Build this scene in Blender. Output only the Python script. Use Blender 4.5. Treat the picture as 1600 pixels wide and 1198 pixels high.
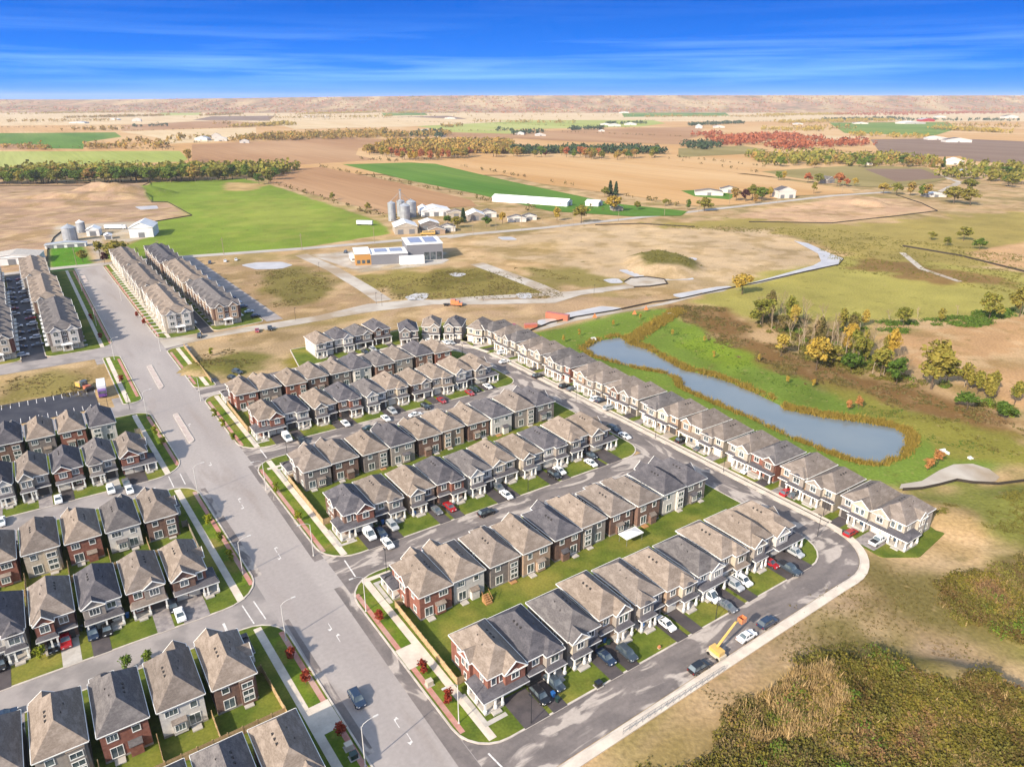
import bpy, math, random
import numpy as np
from mathutils import Matrix, Vector
random.seed(7); rng = np.random.default_rng(7)
for o in list(bpy.data.objects): bpy.data.objects.remove(o)
scene = bpy.context.scene
C = scene.collection
R = math.radians
# ------------------------------------------------------------------ camera
FOC, HZ, CAMH = 1109.0, 155.0, 100.0          # focal length and horizon row of the 1600 px wide photograph
PITCH = math.atan((599.0-HZ)/FOC)
cam = bpy.data.cameras.new('camera'); camo = bpy.data.objects.new('camera', cam); C.objects.link(camo)
cam.sensor_width = 36.0; cam.lens = FOC/1600*36.0; cam.clip_start = 1.0; cam.clip_end = 60000.0
camo.location = (0, 0, CAMH); camo.rotation_euler = (R(90)-PITCH, 0, 0)
scene.camera = camo
# ------------------------------------------------------------------ sun and sky
SUN_EL, SHADOW_ANG = R(30), R(50)             # shadows fall towards this world angle
sd = bpy.data.lights.new('sun', 'SUN'); so = bpy.data.objects.new('sun', sd); C.objects.link(so)
sd.energy = 3.0; sd.angle = R(0.9); sd.color = (1.0, 0.895, 0.74)
d = Vector((math.cos(SHADOW_ANG)*math.cos(SUN_EL), math.sin(SHADOW_ANG)*math.cos(SUN_EL), -math.sin(SUN_EL)))
so.rotation_euler = d.to_track_quat('-Z', 'Y').to_euler()
so.location = (-200, -200, 300)
world = bpy.data.worlds.new('World'); scene.world = world; world.use_nodes = True
wn, wl = world.node_tree.nodes, world.node_tree.links
wn.clear()
def N(tree, t, **kw):
    n = tree.nodes.new(t)
    for k, v in kw.items(): setattr(n, k, v)
    return n
WT = world.node_tree
out = N(WT, 'ShaderNodeOutputWorld'); bg = N(WT, 'ShaderNodeBackground')
sky = N(WT, 'ShaderNodeTexSky', sky_type='NISHITA', sun_disc=False)
sky.sun_elevation = SUN_EL
sky.sun_rotation = math.atan2(-d.x, -d.y)      # the direction the light comes from
sky.altitude = 200; sky.ozone_density = 1.0; sky.air_density = 1.0; sky.dust_density = 1.2
tc = N(WT, 'ShaderNodeTexCoord'); sep = N(WT, 'ShaderNodeSeparateXYZ')
wl.new(tc.outputs['Generated'], sep.inputs[0])
ramp = N(WT, 'ShaderNodeValToRGB')             # deep clear blue low over the land
e = ramp.color_ramp.elements
e[0].position = 0.0; e[0].color = (0.0, 0.125, 0.47, 1)
e[1].position = 0.16; e[1].color = (0.0, 0.032, 0.21, 1)
m_ = ramp.color_ramp.elements.new(0.06); m_.color = (0.0, 0.078, 0.35, 1)
wl.new(sep.outputs['Z'], ramp.inputs[0])
mul = N(WT, 'ShaderNodeMix', data_type='RGBA', blend_type='MULTIPLY'); mul.inputs[0].default_value = 1.0
mul.inputs[7].default_value = (0.16, 0.148, 0.13, 1)
wl.new(sky.outputs[0], mul.inputs[6])
mr = N(WT, 'ShaderNodeMapRange', interpolation_type='SMOOTHSTEP')
mr.inputs[1].default_value = 0.15; mr.inputs[2].default_value = 0.5
wl.new(sep.outputs['Z'], mr.inputs[0])
mix = N(WT, 'ShaderNodeMix', data_type='RGBA')
wl.new(mr.outputs[0], mix.inputs[0]); wl.new(ramp.outputs[0], mix.inputs[6]); wl.new(mul.outputs[2], mix.inputs[7])
# streaks of thin high cloud all over the sky
mp = N(WT, 'ShaderNodeMapping'); mp.inputs['Scale'].default_value = (2.2, 2.2, 60.0)
mp.inputs['Rotation'].default_value = (R(0.6), R(-1.2), 0)
wl.new(tc.outputs['Generated'], mp.inputs[0])
nz = N(WT, 'ShaderNodeTexNoise'); nz.inputs['Scale'].default_value = 1.0; nz.inputs['Detail'].default_value = 5; nz.inputs['Roughness'].default_value = 0.55
nz.inputs['Distortion'].default_value = 0.35
wl.new(mp.outputs[0], nz.inputs[0])
cr = N(WT, 'ShaderNodeValToRGB'); cr.color_ramp.elements[0].position = 0.44; cr.color_ramp.elements[1].position = 0.80
wl.new(nz.outputs[0], cr.inputs[0])
cm = N(WT, 'ShaderNodeMath', operation='MULTIPLY'); cm.inputs[1].default_value = 0.7
wl.new(cr.outputs[0], cm.inputs[0])
zb = N(WT, 'ShaderNodeValToRGB'); zb.color_ramp.elements[0].position = 0.012; zb.color_ramp.elements[0].color = (0.25, 0.25, 0.25, 1); zb.color_ramp.elements[1].position = 0.085; zb.color_ramp.elements[1].color = (0.14, 0.14, 0.14, 1)
q_ = zb.color_ramp.elements.new(0.036); q_.color = (1, 1, 1, 1)
wl.new(sep.outputs['Z'], zb.inputs[0]); cm2 = N(WT, 'ShaderNodeMath', operation='MULTIPLY'); wl.new(cm.outputs[0], cm2.inputs[0]); wl.new(zb.outputs[0], cm2.inputs[1])
mix2 = N(WT, 'ShaderNodeMix', data_type='RGBA', blend_type='ADD'); mix2.inputs[7].default_value = (0.20, 0.27, 0.22, 1)
wl.new(cm2.outputs[0], mix2.inputs[0]); wl.new(mix.outputs[2], mix2.inputs[6])
wl.new(mix2.outputs[2], bg.inputs[0]); bg.inputs[1].default_value = 1.0
wl.new(bg.outputs[0], out.inputs[0])
scene.view_settings.view_transform = 'Standard'; scene.view_settings.look = 'None'
scene.view_settings.exposure = 1.52; scene.view_settings.gamma = 1.0
scene.view_settings.use_curve_mapping = False
scene.render.engine = 'CYCLES'
scene.cycles.max_bounces = 5; scene.cycles.diffuse_bounces = 2; scene.cycles.volume_bounces = 0
scene.cycles.transparent_max_bounces = 4

# ------------------------------------------------------------------ helpers
GA = R(34.3)                                   # the street grid: s across the main road, t along it
ES = (math.cos(GA), math.sin(GA)); ET = (-math.sin(GA), math.cos(GA))
def W(s, t, z=0.0): return Vector((s*ES[0]+t*ET[0], s*ES[1]+t*ET[1], z))
def G(u, v, z=0.0):                            # the ground point seen at a photo pixel
    x = (u-800.0)/FOC; y = (v-599.0)/FOC
    dx, dy, dz = x, math.cos(PITCH)-y*math.sin(PITCH), -math.sin(PITCH)-y*math.cos(PITCH)
    k = (z-CAMH)/dz
    return Vector((dx*k, dy*k, z))
def ST(u, v):
    p = G(u, v); return p.x*ES[0]+p.y*ES[1], p.x*ET[0]+p.y*ET[1]
def lin(c):
    c = c/255.0
    return c/12.92 if c <= 0.04045 else ((c+0.055)/1.055)**2.4
def col(r, g, b, k=0.6): return (lin(r)*k, lin(g)*k, lin(b)*k)

class MB:
    def __init__(s): s.v = []; s.f = []
    def quad(s, *p):
        n = len(s.v); s.v += [tuple(q) for q in p]; s.f.append(tuple(range(n, n+len(p)))); return s
    def box(s, x0, x1, y0, y1, z0, z1):
        n = len(s.v)
        s.v += [(x0,y0,z0),(x1,y0,z0),(x1,y1,z0),(x0,y1,z0),(x0,y0,z1),(x1,y0,z1),(x1,y1,z1),(x0,y1,z1)]
        s.f += [(n+3,n+2,n+1,n),(n+4,n+5,n+6,n+7),(n,n+1,n+5,n+4),(n+1,n+2,n+6,n+5),(n+2,n+3,n+7,n+6),(n+3,n,n+4,n+7)]; return s
    def prism(s, poly, z0, z1):                # vertical extrusion of a plan outline
        n = len(s.v); k = len(poly)
        s.v += [(p[0],p[1],z0) for p in poly]+[(p[0],p[1],z1) for p in poly]
        s.f.append(tuple(range(n+k-1, n-1, -1))); s.f.append(tuple(range(n+k, n+2*k)))
        for i in range(k):
            j = (i+1) % k; s.f.append((n+i, n+j, n+k+j, n+k+i))
        return s
    def extr_y(s, poly, y0, y1):               # extrusion of an x-z outline along y
        n = len(s.v); k = len(poly)
        s.v += [(p[0],y0,p[1]) for p in poly]+[(p[0],y1,p[1]) for p in poly]
        s.f.append(tuple(range(n, n+k))); s.f.append(tuple(range(n+2*k-1, n+k-1, -1)))
        for i in range(k):
            j = (i+1) % k; s.f.append((n+j, n+i, n+k+i, n+k+j))
        return s
    def cyl(s, x, y, z0, z1, r0, r1=None, n=10, cap=True):
        r1 = r0 if r1 is None else r1; b = len(s.v)
        for z, r in ((z0, r0), (z1, r1)):
            for i in range(n):
                a = 2*math.pi*i/n; s.v.append((x+r*math.cos(a), y+r*math.sin(a), z))
        for i in range(n):
            j = (i+1) % n; s.f.append((b+i, b+j, b+n+j, b+n+i))
        if cap: s.f.append(tuple(range(b+n, b+2*n))); s.f.append(tuple(range(b+n-1, b-1, -1)))
        return s
    def tube(s, pts, r0, r1=None, n=6):
        r1 = r0 if r1 is None else r1; b = len(s.v); m = len(pts)
        for k, p in enumerate(pts):
            p = Vector(p)
            dr = (Vector(pts[min(k+1, m-1)])-Vector(pts[max(k-1, 0)])).normalized()
            a = dr.orthogonal().normalized(); c = dr.cross(a); r = r0+(r1-r0)*k/max(1, m-1)
            for i in range(n):
                an = 2*math.pi*i/n; s.v.append(tuple(p+a*(r*math.cos(an))+c*(r*math.sin(an))))
        for k in range(m-1):
            for i in range(n):
                j = (i+1) % n; s.f.append((b+k*n+i, b+k*n+j, b+(k+1)*n+j, b+(k+1)*n+i))
        s.f.append(tuple(range(b+(m-1)*n, b+m*n))); s.f.append(tuple(range(b+n-1, b-1, -1)))
        return s
    def mirror(s, w):
        s.v = [(w-x, y, z) for x, y, z in s.v]; s.f = [tuple(reversed(f)) for f in s.f]; return s
    def mesh(s, name):
        me = bpy.data.meshes.new(name); me.from_pydata(s.v, [], s.f); me.update(); return me
def setmat(o, m):
    me = o.data
    if not me.materials: me.materials.append(None)
    o.material_slots[0].link = 'OBJECT'; o.material_slots[0].material = m
def obj(name, mesh, m, parent=None, loc=None, rz=0.0):
    if isinstance(mesh, MB): mesh = mesh.mesh(name)
    o = bpy.data.objects.new(name, mesh); C.objects.link(o)
    if m is not None: setmat(o, m)
    if parent is not None: o.parent = parent
    if loc is not None: o.location = loc
    if rz: o.rotation_euler = (0, 0, rz)
    return o
def empty(name, loc, rz=0.0):
    o = bpy.data.objects.new(name, None); C.objects.link(o); o.location = loc; o.rotation_euler = (0, 0, rz)
    o.empty_display_size = 0.5; return o
USED = {}
def tag(o, label, cat, group=None):
    o['label'] = label; o['category'] = cat
    if group: o['group'] = group
    return o
def struct(o): o['kind'] = 'structure'; return o
def stuff(o, label=None, cat=None):
    o['kind'] = 'stuff'
    if label: o['label'] = label; o['category'] = cat
    return o
def raw_mesh(name, verts, faces, smooth=False):  # numpy arrays, faces (n,3) or (n,4)
    me = bpy.data.meshes.new(name); k = faces.shape[1]
    me.vertices.add(len(verts)); me.vertices.foreach_set('co', np.asarray(verts, np.float32).ravel())
    me.loops.add(faces.size); me.loops.foreach_set('vertex_index', faces.astype(np.int32).ravel())
    me.polygons.add(len(faces)); me.polygons.foreach_set('loop_start', np.arange(0, faces.size, k, dtype=np.int32))
    me.polygons.foreach_set('loop_total', np.full(len(faces), k, dtype=np.int32))
    if smooth: me.polygons.foreach_set('use_smooth', np.ones(len(faces), dtype=bool))
    me.update(calc_edges=True); return me
ORD = ['nearest', 'second', 'third', 'fourth', 'fifth', 'sixth', 'seventh', 'eighth', 'ninth', 'tenth', 'eleventh', 'twelfth', 'thirteenth',
       'fourteenth', 'fifteenth', 'sixteenth', 'seventeenth', 'eighteenth', 'nineteenth', 'twentieth', 'twenty-first', 'twenty-second', 'twenty-third', 'twenty-fourth']

# ------------------------------------------------------------------ materials
def pm(name, c1, c2=None, scale=1.0, rough=0.85, detail=4, lo=0.35, hi=0.65, c3=None, scale3=0.1, lo3=0.45, hi3=0.65, stretch=None, rotz=0.0,
       metallic=0.0, spec=0.3, bump=0.0, rnd=0.0, attr=None, fine=0.0, fscale=6.0, space='Object', distort=0.0, coat=0.0, fst=None):
    """noise-mixed surface: c1 to c2 at one scale, patches of c3 at a coarser one, fine value grain, per-object value shift"""
    m = bpy.data.materials.new(name); m.use_nodes = True; T = m.node_tree; L = T.links
    b = T.nodes['Principled BSDF']; b.inputs['Roughness'].default_value = rough; b.inputs['Metallic'].default_value = metallic
    b.inputs['Specular IOR Level'].default_value = spec
    if coat: b.inputs['Coat Weight'].default_value = coat; b.inputs['Coat Roughness'].default_value = 0.06
    co = N(T, 'ShaderNodeTexCoord'); mpn = N(T, 'ShaderNodeMapping')
    if space == 'World':
        ge = N(T, 'ShaderNodeNewGeometry'); L.new(ge.outputs['Position'], mpn.inputs[0])
    else: L.new(co.outputs['Object'], mpn.inputs[0])
    mpn.vector_type = 'TEXTURE' if rotz else 'POINT'
    mpn.inputs['Rotation'].default_value = (0, 0, rotz)
    src = mpn.outputs[0]
    if stretch:
        m2 = N(T, 'ShaderNodeMapping'); m2.inputs['Scale'].default_value = stretch; L.new(src, m2.inputs[0]); ssrc = m2.outputs[0]
    else: ssrc = src
    def noise(sc, v, dt=detail):
        n = N(T, 'ShaderNodeTexNoise'); n.inputs['Scale'].default_value = sc; n.inputs['Detail'].default_value = dt
        n.inputs['Distortion'].default_value = distort; L.new(v, n.inputs['Vector']); return n.outputs[0]
    def rmp(v, a, z):
        r = N(T, 'ShaderNodeMapRange', interpolation_type='SMOOTHSTEP'); r.inputs[1].default_value = a; r.inputs[2].default_value = z
        L.new(v, r.inputs[0]); return r.outputs[0]
    def mixc(f, a, z, bt='MIX'):
        x = N(T, 'ShaderNodeMix', data_type='RGBA', blend_type=bt)
        for i, q in ((0, f), (6, a), (7, z)):
            if isinstance(q, (int, float)): x.inputs[i].default_value = q
            elif isinstance(q, tuple): x.inputs[i].default_value = (*q[:3], 1)
            else: L.new(q, x.inputs[i])
        return x.outputs[2]
    cur = (*c1,)
    if attr:
        an = N(T, 'ShaderNodeAttribute', attribute_name=attr); cur = an.outputs['Color']
    nz1 = None
    if c2 is not None:
        nz1 = noise(scale, ssrc); cur = mixc(rmp(nz1, lo, hi), cur, c2)
    if c3 is not None: cur = mixc(rmp(noise(scale3, ssrc, 5), lo3, hi3), cur, c3)
    if fine:
        fsrc = src
        if fst: m3 = N(T, 'ShaderNodeMapping'); m3.inputs['Scale'].default_value = fst; L.new(src, m3.inputs[0]); fsrc = m3.outputs[0]
        f = noise(fscale, fsrc, 3); r = N(T, 'ShaderNodeMapRange'); r.inputs[1].default_value = 0.25; r.inputs[2].default_value = 0.75
        r.inputs[3].default_value = 1-fine; r.inputs[4].default_value = 1+fine; L.new(f, r.inputs[0])
        cur = mixc(1.0, cur, r.outputs[0], 'MULTIPLY')
    if rnd:
        oi = N(T, 'ShaderNodeObjectInfo'); r = N(T, 'ShaderNodeMapRange'); r.inputs[3].default_value = 1-rnd; r.inputs[4].default_value = 1+rnd
        L.new(oi.outputs['Random'], r.inputs[0]); cur = mixc(1.0, cur, r.outputs[0], 'MULTIPLY')
    if isinstance(cur, tuple): b.inputs['Base Color'].default_value = (*cur[:3], 1)
    else: L.new(cur, b.inputs['Base Color'])
    if bump:
        bn = N(T, 'ShaderNodeBump'); bn.inputs['Strength'].default_value = 0.6; bn.inputs['Distance'].default_value = bump
        L.new(noise(fscale, src, 4), bn.inputs['Height']); L.new(bn.outputs[0], b.inputs['Normal'])
    return m
def leafmat(name, cols, rough=0.8, patchy=0.0):              # foliage: hue picked per object, varied leaf by leaf
    m = bpy.data.materials.new(name); m.use_nodes = True; T = m.node_tree; L = T.links
    b = T.nodes['Principled BSDF']; b.inputs['Roughness'].default_value = rough; b.inputs['Specular IOR Level'].default_value = 0.15
    ge = N(T, 'ShaderNodeNewGeometry'); oi = N(T, 'ShaderNodeObjectInfo')
    ad = N(T, 'ShaderNodeMath', operation='MULTIPLY'); ad.inputs[1].default_value = 0.45; L.new(ge.outputs['Random Per Island'], ad.inputs[0])
    a2 = N(T, 'ShaderNodeMath', operation='MULTIPLY_ADD'); a2.inputs[1].default_value = 0.55
    L.new(oi.outputs['Random'], a2.inputs[0]); L.new(ad.outputs[0], a2.inputs[2])
    r = N(T, 'ShaderNodeValToRGB'); r.color_ramp.elements[0].color = (*cols[0], 1); r.color_ramp.elements[1].color = (*cols[-1], 1)
    for i, c in enumerate(cols[1:-1]):
        q = r.color_ramp.elements.new((i+1)/(len(cols)-1)); q.color = (*c, 1)
    if patchy:
        pn = N(T, 'ShaderNodeTexNoise'); pn.inputs['Scale'].default_value = patchy; pn.inputs['Detail'].default_value = 3; L.new(ge.outputs['Position'], pn.inputs['Vector'])
        pr_ = N(T, 'ShaderNodeMapRange'); pr_.inputs[1].default_value = 0.3; pr_.inputs[2].default_value = 0.7; pr_.inputs[4].default_value = 0.75; L.new(pn.outputs[0], pr_.inputs[0])
        a3 = N(T, 'ShaderNodeMath', operation='MULTIPLY_ADD'); a3.inputs[1].default_value = 0.25; L.new(ge.outputs['Random Per Island'], a3.inputs[0]); L.new(pr_.outputs[0], a3.inputs[2]); L.new(a3.outputs[0], r.inputs[0])
    else: L.new(a2.outputs[0], r.inputs[0])
    L.new(r.outputs[0], b.inputs['Base Color'])
    tr = N(T, 'ShaderNodeBsdfTranslucent'); L.new(r.outputs[0], tr.inputs[0])
    ms = N(T, 'ShaderNodeMixShader'); ms.inputs[0].default_value = 0.3
    L.new(b.outputs[0], ms.inputs[1]); L.new(tr.outputs[0], ms.inputs[2]); L.new(ms.outputs[0], T.nodes['Material Output'].inputs[0])
    return m
M = {}
def dm(k, *a, **kw): M[k] = pm(k, *a, **kw)
# walls
for k, c, c2 in (('red_brick', (160,108,92), (142,92,78)), ('brown_brick', (142,112,98), (122,96,86)), ('tan_brick', (196,170,146), (178,150,128)),
                 ('grey_brick', (150,140,134), (132,122,118)), ('pale_stone', (208,196,180), (188,176,160)), ('white_siding', (236,230,222), (222,216,208)),
                 ('cream_siding', (220,206,186), (204,190,170)), ('greige_siding', (176,166,156), (164,154,146)), ('charcoal_siding', (104,100,104), (92,90,94))):
    dm(k, col(*c), col(*c2), scale=1.6, rough=0.9, fine=0.10, fscale=9.0, rnd=0.07)
# roofs: shingle blends in courses
for k, c, c2, c3 in (('brown_shingle', (168,152,138), (150,135,122), (180,164,150)), ('taupe_shingle', (156,143,133), (140,128,119), (168,155,145)),
                     ('grey_shingle', (132,126,125), (116,111,111), (144,138,136)), ('charcoal_shingle', (112,109,114), (98,96,101), (124,120,124))):
    dm(k, col(*c, 0.50), col(*c2, 0.50), scale=2.2, rough=0.95, c3=col(*c3, 0.50), scale3=0.45, fine=0.17, fscale=4.0, rnd=0.10, spec=0.15, stretch=(1, 1, 3.5))
dm('trim', col(240,238,232,0.8), rough=0.6, fine=0.03)
dm('glass', (0.035, 0.05, 0.062), (0.10, 0.12, 0.13), scale=0.5, rough=0.06, spec=0.8, rnd=0.4)
dm('garage_white', col(226,220,210,0.7), rough=0.6, fine=0.04)
dm('garage_tan', col(176,160,142), rough=0.6, fine=0.04)
dm('garage_dark', col(84,80,80), rough=0.6, fine=0.04)
dm('door_dark', col(70,58,52), rough=0.5); dm('door_blue', col(60,78,100), rough=0.5); dm('vent', col(72,68,66), rough=0.7)
dm('concrete', col(214,206,196), col(196,188,178), scale=0.6, rough=0.9, fine=0.07, fscale=3)
dm('sidewalk', col(234,220,202,0.66), col(216,202,186,0.66), scale=0.35, rough=0.9, fine=0.06, fscale=2.5, space='World')
dm('kerb', col(232,220,206), col(206,194,182), scale=0.5, rough=0.9, space='World')
dm('brick_strip', col(214,152,136), col(196,136,122), scale=0.8, rough=0.9, fine=0.10, fscale=3.0, c3=col(206,170,156), scale3=0.12, space='World')
dm('deck_wood', col(206,156,104), col(180,132,86), scale=3, rough=0.85, fine=0.1)
dm('fence_wood', col(214,184,140), col(188,158,118), scale=1.5, rough=0.9, fine=0.10, rnd=0.10)
dm('fence_grey', col(176,164,148), col(156,146,132), scale=1.5, rough=0.9, fine=0.10, rnd=0.10)
dm('foundation', col(176,170,162), col(160,154,148), scale=1.0, rough=0.95)
# ground
dm('lawn', col(122,134,52,0.54), col(96,114,42,0.54), scale=0.22, rough=0.95, c3=col(160,152,72,0.55), scale3=0.06, lo3=0.48, hi3=0.72, fine=0.22, fscale=2.2, space='World', spec=0.1)
dm('verge_grass', col(124,142,46,0.55), col(98,122,38,0.55), scale=0.3, rough=0.95, c3=col(150,140,70,0.55), scale3=0.12, lo3=0.5, hi3=0.7, fine=0.24, fscale=2.0, space='World', spec=0.1)
dm('main_asphalt', col(194,184,178,0.55), col(182,172,167,0.55), scale=0.10, rough=0.9, stretch=(1, 0.18, 1), rotz=GA, c3=col(176,164,157,0.56), scale3=0.16, lo3=0.54, hi3=0.72, fine=0.08, fscale=1.2, space='World', distort=0.4)
dm('street_asphalt', col(152,141,136,0.54), col(130,121,118,0.54), scale=0.25, rough=0.9, c3=col(206,193,182,0.57), scale3=0.26, lo3=0.52, hi3=0.61, stretch=(0.35, 1.0, 1), rotz=GA, fine=0.12, fscale=1.2, space='World', distort=0.9)
dm('street_asphalt_t', col(152,141,136,0.54), col(130,121,118,0.54), scale=0.25, rough=0.9, c3=col(206,193,182,0.57), scale3=0.26, lo3=0.52, hi3=0.61, stretch=(1.0, 0.35, 1), rotz=GA, fine=0.12, fscale=1.2, space='World', distort=0.9)
dm('left_asphalt', col(192,182,176,0.52), col(180,170,166,0.52), scale=0.2, rough=0.9, c3=col(164,156,152,0.5), scale3=0.1, fine=0.05, fscale=1.5, space='World')
dm('driveway_asphalt', col(82,76,78,0.55), col(98,90,90,0.55), scale=0.35, rough=0.9, fine=0.10, fscale=2.5, rnd=0.2, space='World')
dm('driveway_paver', col(182,172,168,0.55), col(150,142,142,0.55), scale=0.8, rough=0.9, fine=0.14, fscale=2.0, space='World')
dm('black_asphalt', col(66,64,70,0.5), col(84,82,86,0.5), scale=0.15, rough=0.6, c3=col(150,146,146,0.5), scale3=0.06, lo3=0.58, hi3=0.72, space='World')
dm('country_road', col(206,196,184), col(190,180,170), scale=0.05, rough=0.9, space='World')
dm('gravel', col(214,204,190), col(192,180,166), scale=0.1, rough=0.95, c3=col(176,156,130), scale3=0.04, space='World', fine=0.06, fscale=0.8)
dm('paint', col(236,232,226,0.75), col(214,206,200,0.7), scale=2.0, rough=0.7)
dm('island', col(222,206,196,0.58), col(208,188,178,0.58), scale=0.6, rough=0.9, fine=0.1, fscale=2.0, space='World')
# distant fields
def field_mat(k, c, c2, c3=None):
    dm(k, col(*c, 0.56), col(*c2, 0.56), scale=0.012, rough=1.0, spec=0.05, stretch=(1, 0.25, 1), rotz=GA, c3=None if c3 is None else col(*c3, 0.56), scale3=0.004, fine=0.13, fscale=0.16, fst=(1.0, 0.03, 1), space='World')
field_mat('field_tan', (222,178,124), (212,166,110), (230,192,142)); field_mat('field_brown', (194,152,112), (182,139,100), (204,164,124))
field_mat('field_mauve', (156,132,114), (146,121,104)); field_mat('field_green', (108,146,58), (90,132,48), (138,158,74))
field_mat('field_lime', (184,190,104), (170,180,92), (196,198,120)); field_mat('field_pale', (238,212,170), (228,198,152))
field_mat('field_olive', (168,152,98), (150,136,84), (184,166,112)); field_mat('field_meadow2', (150,160,70), (132,150,60))
field_mat('field_meadow', (132,160,58), (116,146,50), (156,166,78))
# vehicles and metal
for k, c in (('white', (236,236,236)), ('black', (26,26,30)), ('navy', (34,50,74)), ('slate', (58,68,78)), ('silver', (176,178,180)), ('grey', (104,106,110)),
             ('red', (160,26,34)), ('green', (30,54,50)), ('orange', (208,128,84)), ('rust', (184,108,86)), ('yellow', (212,172,92)), ('purple', (110,70,150)), ('beige', (196,184,164)), ('blue', (40,96,160))):
    dm('car_'+k, col(*c, 0.8), rough=0.32, spec=0.5, coat=0.5 if k not in ('rust',) else 0.0, fine=0.02)
dm('tyre', col(36,36,36), rough=0.9); dm('rim', col(160,160,164), rough=0.35, metallic=0.7)
dm('lamp_red', col(170,30,26), rough=0.3); dm('lamp_clear', col(225,225,225,0.8), rough=0.2)
dm('galvanised', col(196,200,204,0.7), col(176,180,186,0.7), scale=0.3, rough=0.45, metallic=0.35, fine=0.05)
dm('white_metal', col(238,238,236,0.75), col(224,222,220,0.75), scale=0.2, rough=0.55, rnd=0.05)
dm('grey_metal', col(150,152,156), rough=0.5, metallic=0.3); dm('dark_metal', col(54,54,58), rough=0.6)
dm('silt_fabric', col(66,58,52), rough=0.95); dm('pole_wood', col(168,150,126), rough=0.9); dm('pole_concrete', col(214,210,204,0.7), rough=0.8)
dm('bark', col(118,100,82), col(98,82,68), scale=4, rough=0.95); dm('pale_bark', col(196,178,152), col(166,148,126), scale=3, rough=0.95)
dm('station_orange', col(210,156,88), rough=0.7); dm('station_grey', col(140,140,146), rough=0.8); dm('solar', col(176,184,196), rough=0.15, spec=0.6)
dm('rock', col(206,200,192), col(180,172,164), scale=1.2, rough=0.95)
M['pond_water'] = pm('pond_water', (0.11, 0.135, 0.15), (0.14, 0.16, 0.165), scale=0.03, rough=0.16, spec=0.5, bump=0.03, fscale=0.6, space='World')
M['puddle_water'] = pm('puddle_water', col(222,216,208,0.62), col(204,198,190,0.62), scale=0.1, rough=0.35, spec=0.6, space='World')
# foliage
M['leaf_yellow'] = leafmat('leaf_yellow', [col(186,154,64,0.7), col(200,166,72,0.7), col(180,166,82,0.7)])
M['leaf_olive'] = leafmat('leaf_olive', [col(98,110,46,0.72), col(138,138,58,0.72), col(166,150,70,0.72), col(116,118,52,0.72)])
M['leaf_green'] = leafmat('leaf_green', [col(66,92,38,0.85), col(92,116,42,0.85), col(128,140,52,0.85)])
M['leaf_conifer'] = leafmat('leaf_conifer', [col(58,80,56,0.75), col(78,98,66,0.75)])
M['leaf_autumn'] = leafmat('leaf_autumn', [col(110,116,58,0.8), col(170,152,70,0.8), col(194,150,80,0.8), col(138,134,66,0.8), col(168,110,76,0.8), col(180,162,80,0.8)])
M['leaf_red'] = leafmat('leaf_red', [col(166,92,62,0.75), col(190,114,76,0.75), col(200,138,86,0.75)])
M['leaf_street_red'] = leafmat('leaf_street_red', [col(146,48,40), col(172,76,52), col(150,56,48)])
M['leaf_street_green'] = leafmat('leaf_street_green', [col(120,140,40), col(176,176,50)])
M['leaf_scrub'] = leafmat('leaf_scrub', [col(116,100,60), col(140,120,76), col(122,116,62), col(162,138,96), col(142,114,84)], patchy=0.09)
M['leaf_brush'] = leafmat('leaf_brush', [col(110,84,58), col(134,108,62), col(118,112,50), col(150,138,56), col(168,130,90), col(120,92,70)], patchy=0.11)
M['leaf_orange'] = leafmat('leaf_orange', [col(206,142,86), col(214,156,96)])
M['leaf_weed'] = leafmat('leaf_weed', [col(106,108,52,0.65), col(128,122,60,0.65), col(140,134,62,0.65), col(112,100,58,0.65)], patchy=0.1)
M['leaf_purple'] = leafmat('leaf_purple', [col(80,50,52), col(100,60,58)])
M['dry_grass'] = leafmat('dry_grass', [col(206,172,116), col(226,194,140), col(180,150,92), col(196,176,96)])
M['cattail'] = leafmat('cattail', [col(150,136,60), col(190,160,76), col(134,130,58), col(176,146,74)])
M['twig'] = leafmat('twig', [col(170,150,122,0.8), col(188,166,134,0.8), col(150,130,108,0.8)])
# ------------------------------------------------------------------ ground
def pxpoly(pts, z=0.0): return [G(u, v, z) for u, v in pts]
def sdist(px, py, poly):                         # signed distance of many points to a plan outline (negative inside)
    dmin = np.full(px.shape, 1e18); ins = np.zeros(px.shape, bool); n = len(poly)
    for i in range(n):
        ax, ay = poly[i][0], poly[i][1]; bx, by = poly[(i+1) % n][0], poly[(i+1) % n][1]
        ex, ey = bx-ax, by-ay; wx, wy = px-ax, py-ay
        h = np.clip((wx*ex+wy*ey)/(ex*ex+ey*ey+1e-9), 0, 1)
        dmin = np.minimum(dmin, (wx-ex*h)**2+(wy-ey*h)**2)
        c = ((ay > py) != (by > py)) & (px < (bx-ax)*(py-ay)/(by-ay+1e-12)+ax); ins ^= c
    return np.where(ins, -1, 1)*np.sqrt(dmin)
def vnoise(x, y, sc, seed=0):                    # smooth value noise on numpy arrays
    r = np.random.default_rng(seed); tb = r.random((64, 64)); x = x/sc+1000; y = y/sc+1000
    xi = np.floor(x).astype(int); yi = np.floor(y).astype(int); fx = x-xi; fy = y-yi
    fx = fx*fx*(3-2*fx); fy = fy*fy*(3-2*fy); g = lambda a, b: tb[a % 64, b % 64]
    return (g(xi, yi)*(1-fx)+g(xi+1, yi)*fx)*(1-fy)+(g(xi, yi+1)*(1-fx)+g(xi+1, yi+1)*fx)*fy
def fbm(x, y, sc, seed=0): return (vnoise(x, y, sc, seed)+0.5*vnoise(x, y, sc/2.1, seed+1)+0.25*vnoise(x, y, sc/4.3, seed+2))/1.75

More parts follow.
